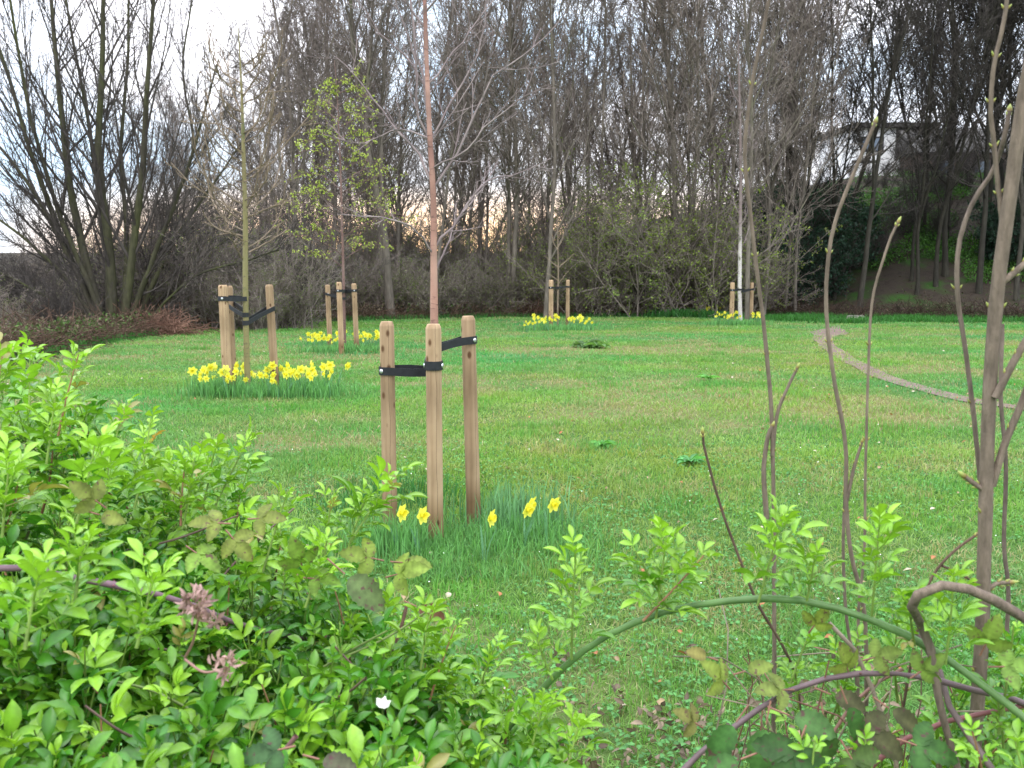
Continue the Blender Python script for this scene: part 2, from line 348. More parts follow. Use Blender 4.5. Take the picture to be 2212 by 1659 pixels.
M['olivebark'] = lentmat('olive_bark', (.15, .13, .05), (.22, .19, .075), (.27, .24, .12), (.11, .09, .05))
M['twigpurple'] = barkmat('purple_grey_twig', [(.3, (.20, .15, .15)), (.7, (.33, .27, .26))], 3, bs=0, attr=True, rnd=0)
M['twigtan'] = barkmat('tan_twig', [(.3, (.20, .15, .10)), (.7, (.30, .23, .17))], 3, bs=0, attr=True, rnd=0)

# ------------------------------------------------------------------ ground, path
def axis(lo, hi, step, far, g=1.35):
    v = list(np.arange(lo, hi+1e-6, step)); s = step
    while v[-1] < far: s *= g; v.append(v[-1]+s)
    s = step; u = []
    x = lo
    while x > -far: s *= g; x -= s; u.append(x)
    return np.array(u[::-1]+v)
gx = axis(-16, 18, .25, 900); gy = axis(1, 44, .25, 900)
X, Y = np.meshgrid(gx, gy); Z = gz(X, Y)
lw = np.where((Y > -50) & (Y < 60), lawn(X, np.maximum(Y, .5)), 0)
lw = np.where((Y <= .5) & (Y > -30), 1, lw)
def dryness(x, y): return ss((fbm(x, y, 2.3, 11)-.50)/.16)*.75*ss((np.asarray(y)-2)/3)*(1-.75*ss((np.asarray(y)-18)/10))
dy = dryness(X, Y); bk = ss((X-9)/6)*ss((Y-38)/3)
gb = MB(); nx, ny = len(gx), len(gy); ii = (np.arange(ny-1)[:, None]*nx+np.arange(nx-1)[None]).ravel()
gb.add(np.stack([X, Y, Z], -1), np.stack([ii, ii+1, ii+nx+1, ii+nx], -1), np.stack([lw, dy, bk], -1).reshape(-1, 3))
g = part('ground', gb, M['ground']); setp(g, kind='structure')
pc = [onground(*p) for p in [(1808, 704), (1796, 716), (1778, 734), (1812, 764), (1865, 794), (1950, 828), (2060, 858), (2212, 884), (2420, 915), (2700, 950)]]
pp = spline(pc, 90); pb = MB(); tw = np.gradient(pp, axis=0)[:, :2]; tw /= np.linalg.norm(tw, axis=1)[:, None]; nn_ = np.c_[-tw[:, 1], tw[:, 0]]
rs = np.random.RandomState(3); s_ = np.linspace(0, 1, 90)
hw = np.interp(s_, [0, .08, .2, .3, .4, .6, 1], [.08, .14, .46, .22, .17, .14, .14]); rows = []
for k in range(5):
    o_ = (k-2)/2*hw*(1+.35*(vnoise(np.arange(90), np.full(90, k), 3)-.5)); q = pp[:, :2]+nn_*o_[:, None]
    rows.append(np.c_[q, gz(q[:, 0], q[:, 1])+.012])
V = np.stack(rows, 1).reshape(-1, 3); ii = (np.arange(89)[:, None]*5+np.arange(4)[None]).ravel()
pb.add(V, np.stack([ii, ii+1, ii+6, ii+5], -1)); setp(part('path', pb, M['path']), kind='structure')
def pathd(x, y):
    d = np.full(np.shape(x), 9.); 
    for i in range(0, 90, 2): d = np.minimum(d, np.hypot(x-pp[i, 0], y-pp[i, 1])-hw[i])
    return d

# ------------------------------------------------------------------ mown grass
rs = np.random.RandomState(11)
def blades(mb, x, y, h, wd, col, lean=.5, rs=rs, segs=2):
    n = len(x); z = gz(x, y)-.004; a = rs.rand(n)*2*math.pi; ld = np.abs(rs.randn(n))*lean
    la = rs.rand(n)*2*math.pi; dx = np.cos(la)*ld*h; dyy = np.sin(la)*ld*h
    wx = np.cos(a)*wd/2; wy = np.sin(a)*wd/2; hh = h/np.sqrt(1+ld*ld)
    B = np.stack([x, y, z], 1); Wv = np.stack([wx, wy, 0*wx], 1)
    Mp = B+np.stack([dx*.35, dyy*.35, hh*.6], 1); T = B+np.stack([dx, dyy, hh], 1)
    V = np.stack([B-Wv, B+Wv, Mp+Wv*.75, Mp-Wv*.75, T], 1).reshape(-1, 3); k = np.arange(n)[:, None]*5
    cc = np.repeat(col[:, None]*np.array([.8, .8, 1, 1, 1.15])[None, :, None], 5 if False else 1, 1).reshape(-1, 3)
    base = mb.n; mb.add(V, k+np.array([[0, 1, 2, 3]]), cc); mb.F[3].append(base+k+np.array([[3, 2, 4]])); mb.M[3].append(np.zeros(n, int))
def grasscol(x, y, rs=rs):
    n = len(x); dr = dryness(x, y); t = rs.rand(n); g1 = fbm(x, y, 1.1, 21)
    c = A(.118, .275, .062)[None]*(1-t[:, None])+A(.225, .385, .12)[None]*t[:, None]
    g2 = fbm(x, y, .45, 22)[:, None]; g3 = fbm(x, y, 2.6, 93)[:, None]; g4 = fbm(x, y, .7, 95)[:, None]
    c = c*(.70+.35*g1[:, None]+.30*g2)+(g3-.5)*A(.26, .08, -.05)[None]+(g4-.5)*A(.16, -.02, .08)[None]
    c = np.maximum(c, .02); isd = rs.rand(n) < (.06+dr*.40+.34*ss((g4[:, 0]-.57)/.12))
    c[isd] = A(.34, .31, .155)*(.7+.6*rs.rand(isd.sum())[:, None]); return c
gm_ = MB()
for y0, y1, dens in ((2.6, 5, 5200), (5, 8, 3200), (8, 12, 1700), (12, 18, 820), (18, 26, 420), (26, 40, 230)):
    wA, wB = -.56*y1-.6, .56*y1+.6; n_ = int((wB-wA)*(y1-y0)*dens)
    x = wA+rs.rand(n_)*(wB-wA); y = y0+rs.rand(n_)*(y1-y0)
    k = (np.abs(x) < .56*y+.6) & (lawn(x, y) > rs.rand(n_)*.8+.2); x, y = x[k], y[k]
    k = pathd(x, y) > -.34*rs.rand(len(x))**1.6+.08 if y1 > 8 else np.ones(len(x), bool); x, y = x[k], y[k]
    thick = ss((fbm(x, y, .9, 31)-.48)/.2); n_ = len(x)
    keep = rs.rand(n_) > dryness(x, y)*.35; x, y, thick = x[keep], y[keep], thick[keep]; n_ = len(x)
    h = (.020+.026*rs.rand(n_)+.03*thick*rs.rand(n_))*(1+.012*y); wd = .0028+.00062*y+.001*rs.rand(n_)
    blades(gm_, x, y, h, wd, grasscol(x, y), 1.15)
# longer grass round the nearest stakes, at the lawn's rim and in scattered tussocks
def tuss(cx, cy, rx, ry, n_, h0, col, lean=.45):
    x = cx+rx*.6*rs.randn(n_); y = cy+ry*.6*rs.randn(n_)
    c = grasscol(x, y)*.35+.65*np.asarray(col)[None]*(.75+.7*rs.rand(n_)[:, None]); blades(gm_, x, y, h0*(.45+.75*rs.rand(n_)), .0035+.0006*y, c, lean)
for _ in range(170):
    yy = 3.4+rs.rand()**1.3*26; xx = (rs.rand()*1.1-.55)*yy
    if lawn(xx, yy) > .9 and pathd(np.array([xx]), np.array([yy]))[0] > .4:
        tuss(xx, yy, .12+.25*rs.rand(), .12+.25*rs.rand(), int(170), .05+.04*rs.rand(), (.10, .28, .06))
n_ = 9000; u = -.58+1.16*rs.rand(n_); d = edgeY(u)-rs.rand(n_)**2*1.2+.3; x = u*d; y = d
k = x > -9.5; blades(gm_, x[k], y[k], .10+.13*rs.rand(k.sum()), .014+.008*rs.rand(k.sum()), A(.05, .17, .035)[None]*(.7+.7*rs.rand(k.sum())[:, None]), .4)
g = part('mown_grass', gm_, M['grass']); setp(g, 'short mown grass of the lawn with yellowish dry patches', 'grass', kind='stuff')

# small round clover and daisy leaves between the grass near the hedge
cl = MB(); n_ = 26000; y = 2.7+5.5*rs.rand(n_)**1.2; x = (rs.rand(n_)*1.2-.6)*y
k = fbm(x, y, .55, 41) > .50-.10*(x > .5)*(y < 5.5); x, y = x[k], y[k]; n_ = len(x)
O = np.stack([x, y, gz(x, y)+.012+.03*rs.rand(n_)], 1); D = nrm(np.stack([rs.randn(n_), rs.randn(n_), .3*rs.rand(n_)], 1)); Nn = nrm(np.stack([.4*rs.randn(n_), .4*rs.randn(n_), np.ones(n_)], 1))
leaves(cl, O, D, Nn, .013+.012*rs.rand(n_), .014+.01*rs.rand(n_), A(.075, .20, .055)[None]*(.7+.8*rs.rand(n_)[:, None]), LEAF_LO)
setp(part('clover', cl, M['softleaf']), 'low clover and weed leaves spread through the near grass', 'clover', kind='stuff')
# fallen leaves and daisies
dl = MB(); n_ = 420; y = 3+rs.rand(n_)**1.2*18; x = (rs.rand(n_)*1.1-.55)*y; k = lawn(x, y) > .9; x, y = x[k], y[k]; n_ = len(x)
cs = np.array([(.30, .13, .06), (.28, .20, .12), (.42, .36, .27)])[rs.randint(0, 3, n_)]
leaves(dl, np.stack([x, y, gz(x, y)+.035], 1), rs.randn(n_, 3)*A(1, 1, .15), rs.randn(n_, 3)*.35+A(0, 0, 1), .02+.025*rs.rand(n_), .02+.015*rs.rand(n_), cs, LEAF_LO)
n_ = 160; y = 3+rs.rand(n_)*6; x = (rs.rand(n_)*1.1-.55)*y
leaves(dl, np.stack([x, y, gz(x, y)+.06], 1), rs.randn(n_, 3)*A(1, 1, .1), np.tile(A(0, 0, 1), (n_, 1))+rs.randn(n_, 3)*.2, .008+0*x, .010+0*x, np.tile(A(.75, .75, .72), (n_, 1)), LEAF_LO)
setp(part('fallen_leaves', dl, M['litterleaf']), 'brown fallen leaves and white daisy petals dotted over the lawn', 'fallen leaves', kind='stuff')

# broad-leaved weeds in the lawn
def dock(px, py, rr, label, col):
    p = onground(px, py); t = thing('dock_weed', label, 'weed', p, 'broad leaved weeds in the lawn'); mb = MB(); n_ = 16
    a = np.arange(n_)*2.4; D = np.stack([np.cos(a), np.sin(a), .25+.5*rs.rand(n_)], 1)
    leaves(mb, np.tile(p+A(0, 0, .02), (n_, 1)), D, np.tile(A(0, 0, 1), (n_, 1))+rs.randn(n_, 3)*.2, rr*(.6+.6*rs.rand(n_)), rr*.45*(.7+.5*rs.rand(n_)), np.tile(np.array(col), (n_, 1))*(.7+.6*rs.rand(n_, 1)), LEAF_HI)
    part('leaf_rosette', mb, M['softleaf'], t)
dock(1262, 750, .34, 'dark broad leaved weed in front of the far central daffodils', (.08, .15, .05))
dock(1290, 752, .28, 'smaller dark weed just right of a broad leaved weed in the middle lawn', (.09, .18, .05))
dock(1490, 1004, .13, 'bluish green weed left of the thin bare stem in the middle lawn', (.09, .26, .08))
dock(1300, 968, .12, 'bright green weed in the lawn right of the nearest stakes', (.10, .28, .06))
dock(1530, 822, .15, 'bright green weed in the far lawn before the path', (.11, .30, .06))
st = onground(1848, 692)
mb = MB(); q = A([(-.23, 0), (.22, 0)][0][0], 0, 0)
V = []
for z_, s0 in ((-.05, 1), (.13, .98), (.165, .86)):
    for sx_, sy_ in ((-1, -1), (1, -1), (1, 1), (-1, 1)): V.append(st+A(sx_*.27*s0+.02*rs.randn(), sy_*.14*s0+.015*rs.randn(), z_+.008*rs.randn()))
Fq = [(i+4*k, (i+1) % 4+4*k, (i+1) % 4+4*k+4, i+4*k+4) for k in (0, 1) for i in range(4)]+[(8, 9, 10, 11)]
mb.add(V, Fq); o = part('stone_block', mb, M['stone'], smooth=False, org=st); setp(o, 'small pale stone block at the far lawn rim beside the path', 'stone')

# ------------------------------------------------------------------ staked saplings
GROUP_ST = 'round wooden tree stakes'
def stake(base, h, r, lean, strap_to, label, mi, front=0.0, group=GROUP_ST, sides=20):
    """base: point on the ground; strap_to: (xy of the sapling, its radius, height at post, height at trunk)."""
    base = np.array(base, float); t = thing('tree_stake', label, 'stake', base, group)
    mb = MB(); zz = np.array([-.15, 0, .25, .5, .75, .9, h-.024, h-.022, h-.002, h]); rr = np.array([1.02, 1.02, 1.01, 1, .99, .985, .98, .975, .78, .74])*r
    P = np.stack([lean[0]*zz/h, lean[1]*zz/h, zz], 1)+base; tubes(mb, P[None], rr[None], sides)
    k = mb.n; mb.add(np.vstack([P[-1]+A(0, 0, .001)]), np.zeros((0, 4), int)); top = k-sides
    mb.F[3].append(np.array([(top+i, top+(i+1) % sides, k) for i in range(sides)])); mb.M[3].append(np.zeros(sides, int))
    po = part('post', mb, STK[mi], t)
    if strap_to is None: return t
    (tx, ty), rt, zp, zt, hw = strap_to
    c0 = base[:2]+np.array(lean)*zp/h; c1 = np.array([tx, ty]); d = c1-c0; Dn = np.linalg.norm(d); u = d/Dn; pa = math.atan2(u[1], u[0])
    r0, r1 = r+.003, rt+.004; be = math.asin((r0-r1)/Dn); loop = []
    for a in np.linspace(math.pi/2-be, 3*math.pi/2+be, 13): loop.append((c0+r0*np.array([math.cos(pa+a), math.sin(pa+a)]), 0, 0))
    for f in (.25, .5, .75): 
        p_ = (c0+r0*np.array([math.cos(pa-math.pi/2+be), math.sin(pa-math.pi/2+be)]))*(1-f)+(c1+r1*np.array([math.cos(pa-math.pi/2+be), math.sin(pa-math.pi/2+be)]))*f; loop.append((p_, f, -.006*math.sin(f*math.pi)))
    for a in np.linspace(-math.pi/2+be, math.pi/2-be, 9): loop.append((c1+r1*np.array([math.cos(pa+a), math.sin(pa+a)]), 1, 0))
    for f in (.75, .5, .25):
        p_ = (c0+r0*np.array([math.cos(pa+math.pi/2-be), math.sin(pa+math.pi/2-be)]))*(1-f)+(c1+r1*np.array([math.cos(pa+math.pi/2-be), math.sin(pa+math.pi/2-be)]))*f; loop.append((p_, f, .008*math.sin(f*math.pi)))
    n_ = len(loop); V = []; cen = [c0*(1-f)+c1*f for _, f, _ in loop]
    z0 = base[2]+zp; z1 = base[2]+zt
    for (p_, f, dz), ce in zip(loop, cen):
        o_ = (p_-ce)/np.linalg.norm(p_-ce); z = z0*(1-f)+z1*f+dz
        for s_, e in ((-1, 0), (1, 0), (1, 1), (-1, 1)): V.append((*(p_+o_*.004*e), z+s_*hw))
    Fq = []
    for i in range(n_):
        a, b_ = i*4, ((i+1) % n_)*4
        for k in range(4): Fq.append((a+k, a+(k+1) % 4, b_+(k+1) % 4, b_+k))
    mb = MB(); mb.add(V, Fq); sp_ = part('strap', mb, M['strap'], t, smooth=False)
    # galvanised nail heads where the strap is fixed to the post
    for a in ((pa+math.pi-.0, ) if front == 0 else front if isinstance(front, tuple) else (front,)):
        nv = A(math.cos(a), math.sin(a), 0); cpt = A(*c0, z0)+nv*(r0+.0045); sv = A(-nv[1], nv[0], 0); V = []
        for rr_, e in ((.0125, 0), (.0125, .0025), (.007, .0045)):
            for k in range(10): V.append(cpt+nv*e+(sv*math.cos(k*.6283)+A(0, 0, 1)*math.sin(k*.6283))*rr_)
        Fq = [(k+10*j, (k+1) % 10+10*j, (k+1) % 10+10*j+10, k+10*j+10) for j in (0, 1) for k in range(10)]
        mb = MB(); mb.add(V, Fq); c_ = len(V); mb.F[3].append(np.array([(20, 20+k, 21+k) for k in range(1, 9)])); mb.M[3].append(np.zeros(8, int)); part('nail', mb, M['nail'], sp_)
    return t

def sapling(name, label, cat, base, pts, radii, bark, twig, limbs, seed, twigs=(6, .35, 5, .4), rmin=.0022, leafinfo=None, twcol=(1, 1, 1), K=30, group=None, tcol=None):
    """pts: trunk points; limbs: list of (points, r0)."""
    rs = np.random.RandomState(seed); t = thing(name, label, cat, base, group); mb = MB()
    P = spline(pts, K); rr = np.interp(np.linspace(0, 1, K), np.linspace(0, 1, len(radii)), radii); tubes(mb, P[None], rr[None], 12, (1, 1, 1) if tcol is None else tcol(K) if callable(tcol) else np.array([[A(*tcol[0])*(1-f_)+A(*tcol[1])*f_ for f_ in np.clip((np.linspace(0, 1, K)-tcol[2])/.12, 0, 1)]])); part('trunk', mb, M[bark], t)
    LP = []; LR = []
    for p_, r0 in limbs:
        q = spline(p_, 12); q[1:] += rs.randn(11, 3)*.006*np.linalg.norm(q[-1]-q[0]); LP.append(q); LR.append(np.linspace(r0, rmin*1.2, 12))
    LP = np.array(LP); LR = np.array(LR); mb = MB(); tubes(mb, LP, LR, 6, twcol)
    Ln = np.linalg.norm(np.diff(LP, axis=1), axis=2).sum(1)
    n2, l2, n3, l3 = twigs; S, D, Lc, r = kids(rs, LP, LR, Ln, n2, .12, .98, 36, 10, l2, .4, .55); r = np.clip(r, rmin*1.3, .006)
    P2 = growb(rs, S, D, Lc, 8, .08, .05); R2 = rad(r, 8, .4, rmin); tubes(mb, P2, R2, 4, twcol)
    S, D, Lc, r = kids(rs, P2, R2, Lc, n3, .1, .98, 38, 12, l3, .4, .8); P3 = growb(rs, S, D, Lc, 5, .1, .06); R3 = rad(np.maximum(r, rmin), 5, .5, rmin*.8); tubes(mb, P3, R3, 3, twcol)
    part('crown', mb, M[twig], t)
    if leafinfo:
        nl, ls, c1, c2, nm = leafinfo; lb = MB()
        for PP, q in ((P2, .45), (P3, .55)):
            m_ = int(nl*q); i = rs.randint(0, len(PP), m_); k = rs.randint(1, PP.shape[1], m_); O = PP[i, k]+rs.randn(m_, 3)*.012
            c = A(*c1)[None]+(A(*c2)-A(*c1))[None]*rs.rand(m_, 1)
            leaves(lb, O, rs.randn(m_, 3)*.7+A(0, 0, -.3), rs.randn(m_, 3)*.7+A(0, 0, .8), ls*(.5+.8*rs.rand(m_)), ls*.75*(.5+.8*rs.rand(m_)), c, LEAF_LO)
        part(nm, lb, M['softleaf'], t)
    return t

# --- nearest group
pA = onground(843, 1160); pB = onground(941, 1180); pC = onground(1024, 1138)
tr = onground(943, 1160); tr[0] = -.435; tr[1] = pB[1]+.22; tr[2] = float(gz(tr[0], tr[1]))
Yt = tr[1]
stake(pA, 1.215, .041, (.0, 0), ((tr[0], tr[1]), .03, .945, .935, .022), 'nearest group, left stake, its black strap running right to the red barked tree', 3, front=-2.2)
stake(pB, 1.215, .043, (.0, 0), ((tr[0], tr[1]), .03, .995, .995, .024), 'nearest group, middle stake standing right in front of the red barked tree', 1, front=(-3.0, -.35))
stake(pC, 1.23, .041, (-.028, 0), ((tr[0], tr[1]), .03, 1.095, 1.06, .022), 'nearest group, right stake, dotted with dark knots and leaning slightly left', 0, front=-.75)
def tp(px, py, dY=0): return at(px, py, Yt+dY)
tpts = [tr-A(0, 0, .1), tr+A(0, 0, .6), tp(940, 690), tp(937, 560), tp(934, 430), tp(929, 260), tp(920, 90), tp(914, -60), tp(905, -420), tp(900, -800)]
lm = []
def limb(r0, pts, dys=None):
    dys = dys or np.linspace(0, random.uniform(-.35, .35), len(pts)); lm.append(([tp(x, y, d) for (x, y), d in zip(pts, dys)], r0))
random.seed(5)
limb(.008, [(939, 403), (1015, 278), (1061, 171), (1168, 88), (1230, 20)]); limb(.008, [(938, 540), (996, 463), (1052, 393), (1131, 370), (1190, 340)])
limb(.005, [(1000, 458), (1052, 393), (1075, 350)]); limb(.006, [(938, 590), (978, 500), (985, 440)]); limb(.008, [(932, 392), (899, 324), (839, 259), (784, 185), (725, 120)])
limb(.010, [(936, 410), (936, 333), (918, 231), (899, 116), (885, -40), (870, -260)]); limb(.006, [(936, 548), (895, 495), (830, 472), (730, 463)])
limb(.007, [(930, 330), (902, 240), (897, 130), (860, 20), (820, -120)]); limb(.006, [(932, 300), (985, 200), (1040, 90), (1060, -60)])
limb(.006, [(928, 210), (880, 130), (810, 60), (760, -20)]); limb(.005, [(926, 180), (990, 100), (1050, 20), (1120, -60)]); limb(.006, [(932, 365), (1000, 330), (1060, 260), (1150, 200), (1200, 190)])
limb(.006, [(930, 300), (860, 280), (780, 310), (700, 290)])
for k in range(26):
    y0 = 60-k*33; s = 1 if k % 2 else -1; ln = 150+random.random()*120
    limb(.006, [(918-max(0, -y0)*.02, y0), (918+s*ln*.45, y0-ln*.6), (915+s*ln*.9, y0-ln*1.25)])
def nearbark(K):
    z = np.linspace(-.1, 5.5, K); r_ = np.random.RandomState(2); c = np.ones((K, 3))*(.78+.40*r_.rand(K, 1)); c *= 1+.12*np.sin(z*5)[:, None]
    wz = ((z > 1.15) & (z < 1.30))[:, None]; c = np.where(wz, A(1.25, 2.2, 3.0)[None]*(.8+.3*r_.rand(K, 1)), c); c = np.where(((z > 1.30) & (z < 1.42))[:, None], A(.85, .75, .9)[None], c)
    return np.where((z > 2.4)[:, None], c*A(.85, .82, .85)[None], c)[None]
tpts = [p_+A(.006*math.sin(i*2.1), 0, 0) for i, p_ in enumerate(tpts)]
sapling('red_barked_tree', 'nearest staked young tree with peeling red bark and purplish bare branches', 'tree', tr, tpts, [.028, .0275, .0255, .0190, .0155, .0120, .0105, .008, .006, .003],
        'redbark', 'twigpurple', lm, 4, (7, .34, 5, .45), .0018, K=110, tcol=nearbark)
# moss tufts and side-shoot scars give the trunk its knuckles
# --- second group (left)
c2 = onground(536, 851); pa = onground(493, 853); pb_ = onground(595, 842); pc3 = onground(505, 838)
pc3[1] = pa[1]+.62; pc3[0] = at(499, 700, pc3[1])[0]; pc3[2] = float(gz(pc3[0], pc3[1]))
stake(pa, 1.25, .055, (-.015, .0), ((c2[0], c2[1]), .03, 1.10, 1.09, .026), 'left group, thick stake nearest the viewer with a strap near its top', 1, front=-1.55)
stake(pc3, 1.24, .046, (-.01, .0), ((c2[0], c2[1]), .03, 1.03, .93, .026), 'left group, rear stake almost hidden behind the thick one', 2)
stake(pb_, 1.25, .047, (-.036, .0), ((c2[0], c2[1]), .03, .97, .83, .027), 'left group, right stake with its strap sloping down to the olive trunk', 0, front=-1.3)
Y2 = c2[1]
def t2(px, py, dY=0): return at(px, py, Y2+dY)
p2 = [c2-A(0, 0, .1), c2+A(0, 0, .5), t2(530, 600), t2(530, 480), t2(526, 330), t2(522, 200), t2(517, 100), t2(515, 60)]
lm2 = []; random.seed(9)
for pts in ([(523, 463), (463, 430), (407, 393), (370, 352)], [(524, 510), (463, 490), (440, 462)], [(523, 440), (463, 402), (430, 352), (416, 285)], [(538, 545), (600, 510), (620, 495)],
            [(533, 450), (552, 405), (575, 300), (590, 210)], [(524, 335), (490, 300), (460, 250), (440, 190)], [(524, 300), (480, 270), (410, 265), (390, 262)], [(533, 470), (580, 450), (640, 430)],
            [(520, 240), (500, 190), (490, 140), (470, 110)], [(530, 380), (590, 340), (650, 270), (670, 250)], [(524, 560), (510, 535), (500, 515)], [(524, 210), (556, 160), (572, 90)], [(528, 300), (560, 250), (600, 140)]):
    z = random.uniform(-.5, .5); lm2.append(([t2(x, y, d) for (x, y), d in zip(pts, np.linspace(0, z, len(pts)))], .009))
for k in range(20):
    y0 = 540-k*21; s = random.choice((-1, 1)); ln = 60+random.random()*70*(1-.2*k/20); dd = random.choice((-1, 1))*random.uniform(.3, .8)
    lm2.append(([t2(526, y0), t2(526+s*ln*.35, y0-ln*.22, dd*.5), t2(526+s*ln*.62, y0-ln*.62, dd*.9), t2(526+s*ln*.72, y0-ln*1.1, dd)], .008))
sapling('young_tree', 'olive stemmed young tree with upswept tan branches between the left stakes', 'tree', c2, p2, [.036, .034, .031, .03, .025, .02, .012, .004], 'olivebark', 'twigtan', lm2, 6, (6, .30, 4, .4), .0045)
# --- third group
q1 = onground(713, 752); q2 = onground(738, 766); q3 = onground(771, 760); c3 = onground(745, 757); c3[1] = q3[1]+.25; c3[0] = at(744, 700, c3[1])[0]
stake(q1, 1.24, .05, (-.02, 0), ((c3[0], c3[1]), .03, 1.07, 1.02, .022), 'left of the three stakes among daffodils under the tree with fresh green leaves', 0, front=-1.4)
stake(q2, 1.27, .048, (-.02, 0), ((c3[0], c3[1]), .03, 1.12, 1.08, .022), 'middle of the three stakes close against the leafing reddish tree', 1, front=-1.8)
stake(q3, 1.26, .048, (-.03, 0), ((c3[0], c3[1]), .03, 1.13, 1.09, .022), 'right of the three stakes below the tree with fresh green leaves', 0, front=-1.4)
Y3 = c3[1]
def t3(px, py, dY=0): return at(px, py, Y3+dY)
p3 = [c3-A(0, 0, .1), c3+A(0, 0, .7), t3(741, 560), t3(738, 460), t3(735, 350), t3(730, 240), t3(726, 170), t3(722, 130)]
lm3 = []; random.seed(3)
for k in range(34):
    y0 = 575-k*12; s = (-1, 1)[k % 2]; ln = (150-k*3.2)*random.uniform(.4, 1.15); dd = random.uniform(-.8, .8)
    lm3.append(([t3(739-k*.3, y0), t3(739+s*ln*.4, y0-ln*.25, dd*.5), t3(739+s*ln*.75, y0-ln*.35, dd*.8), t3(739+s*ln, y0-ln*.28, dd)], .010))
sapling('leafing_tree', 'young tree coming into yellow green leaf, between the three stakes by the far left daffodils', 'tree', c3, p3, [.028, .027, .025, .022, .018, .013, .008, .004], 'redbark', 'twigpurple', lm3, 8, (8, .40, 5, .45), .004,
        (3300, .040, (.25, .33, .05), (.42, .48, .12), 'foliage'), twcol=(.62, .50, .46), tcol=lambda K: np.ones((1, K, 3))*A(.55, .60, .68))
# --- fourth and fifth groups
q1 = onground(1190, 708); q2 = onground(1226, 704); c4 = onground(1205, 706); c4[1] += .1
stake(q1, 1.33, .065, (0, 0), ((c4[0], c4[1]), .025, 1.12, 1.08, .03), 'left of the pair of stakes holding a tiny thin sapling at the far centre', 1, front=-1.8)
stake(q2, 1.33, .055, (0, 0), ((c4[0], c4[1]), .025, 1.13, 1.12, .026), 'right of the pair of stakes holding a tiny thin sapling at the far centre', 0, front=-1.2)
def t4(px, py, dY=0): return at(px, py, c4[1]+dY)
lm4 = [([t4(*p) for p in pts], .013) for pts in ([(1206, 578), (1190, 565), (1176, 552)], [(1207, 578), (1225, 562), (1240, 548)], [(1206, 607), (1190, 595), (1180, 590)], [(1207, 612), (1220, 595), (1226, 588)], [(1205, 540), (1196, 525), (1192, 505)], [(1205, 535), (1214, 520), (1218, 500)])]
sapling('thin_sapling', 'tiny thin pale sapling between the pair of stakes at the far centre', 'tree', c4, [c4-A(0, 0, .1), c4+A(0, 0, .8), t4(1206, 600), t4(1205, 520), t4(1204, 470)], [.024, .022, .02, .013, .008], 'twigtan', 'twigtan', lm4, 3, (2, .3, 1, .3), .006)
q1 = onground(1580, 698); q2 = onground(1622, 692); c5 = onground(1600, 695)
stake(q1, 1.25, .07, (0, 0), ((c5[0], c5[1]), .05, 1.02, 1.0, .03), 'left of the two stakes beside the white stemmed birch at the far right', 1, front=-1.8)
stake(q2, 1.25, .065, (0, 0), ((c5[0], c5[1]), .05, 1.04, 1.0, .03), 'right of the two stakes beside the white stemmed birch at the far right', 0, front=-1.2)
Y5 = c5[1]
def t5(px, py, dY=0): return at(px, py, Y5+dY)
lm5 = []; random.seed(31)
for k in range(16):
    y0 = 560-k*24; s = (-1, 1)[k % 2]; ln = random.uniform(30, 55); dd = random.uniform(-.8, .8); lm5.append(([t5(1599, y0), t5(1599+s*ln*.3, y0-ln*.5, dd*.5), t5(1599+s*ln*.5, y0-ln*1.3, dd)], .012))
sapling('white_birch', 'slim birch with white lower stem between the two stakes at the far right', 'tree', c5, [c5-A(0, 0, .1), t5(1598, 640), t5(1599, 500), t5(1600, 350), t5(1597, 185), t5(1594, 60)], [.065, .06, .05, .045, .032, .010], 'whitebark', 'twigpurple', lm5, 12, (5, .4, 3, .4), .007, tcol=((.95, .93, .90), (.36, .29, .28), .24))

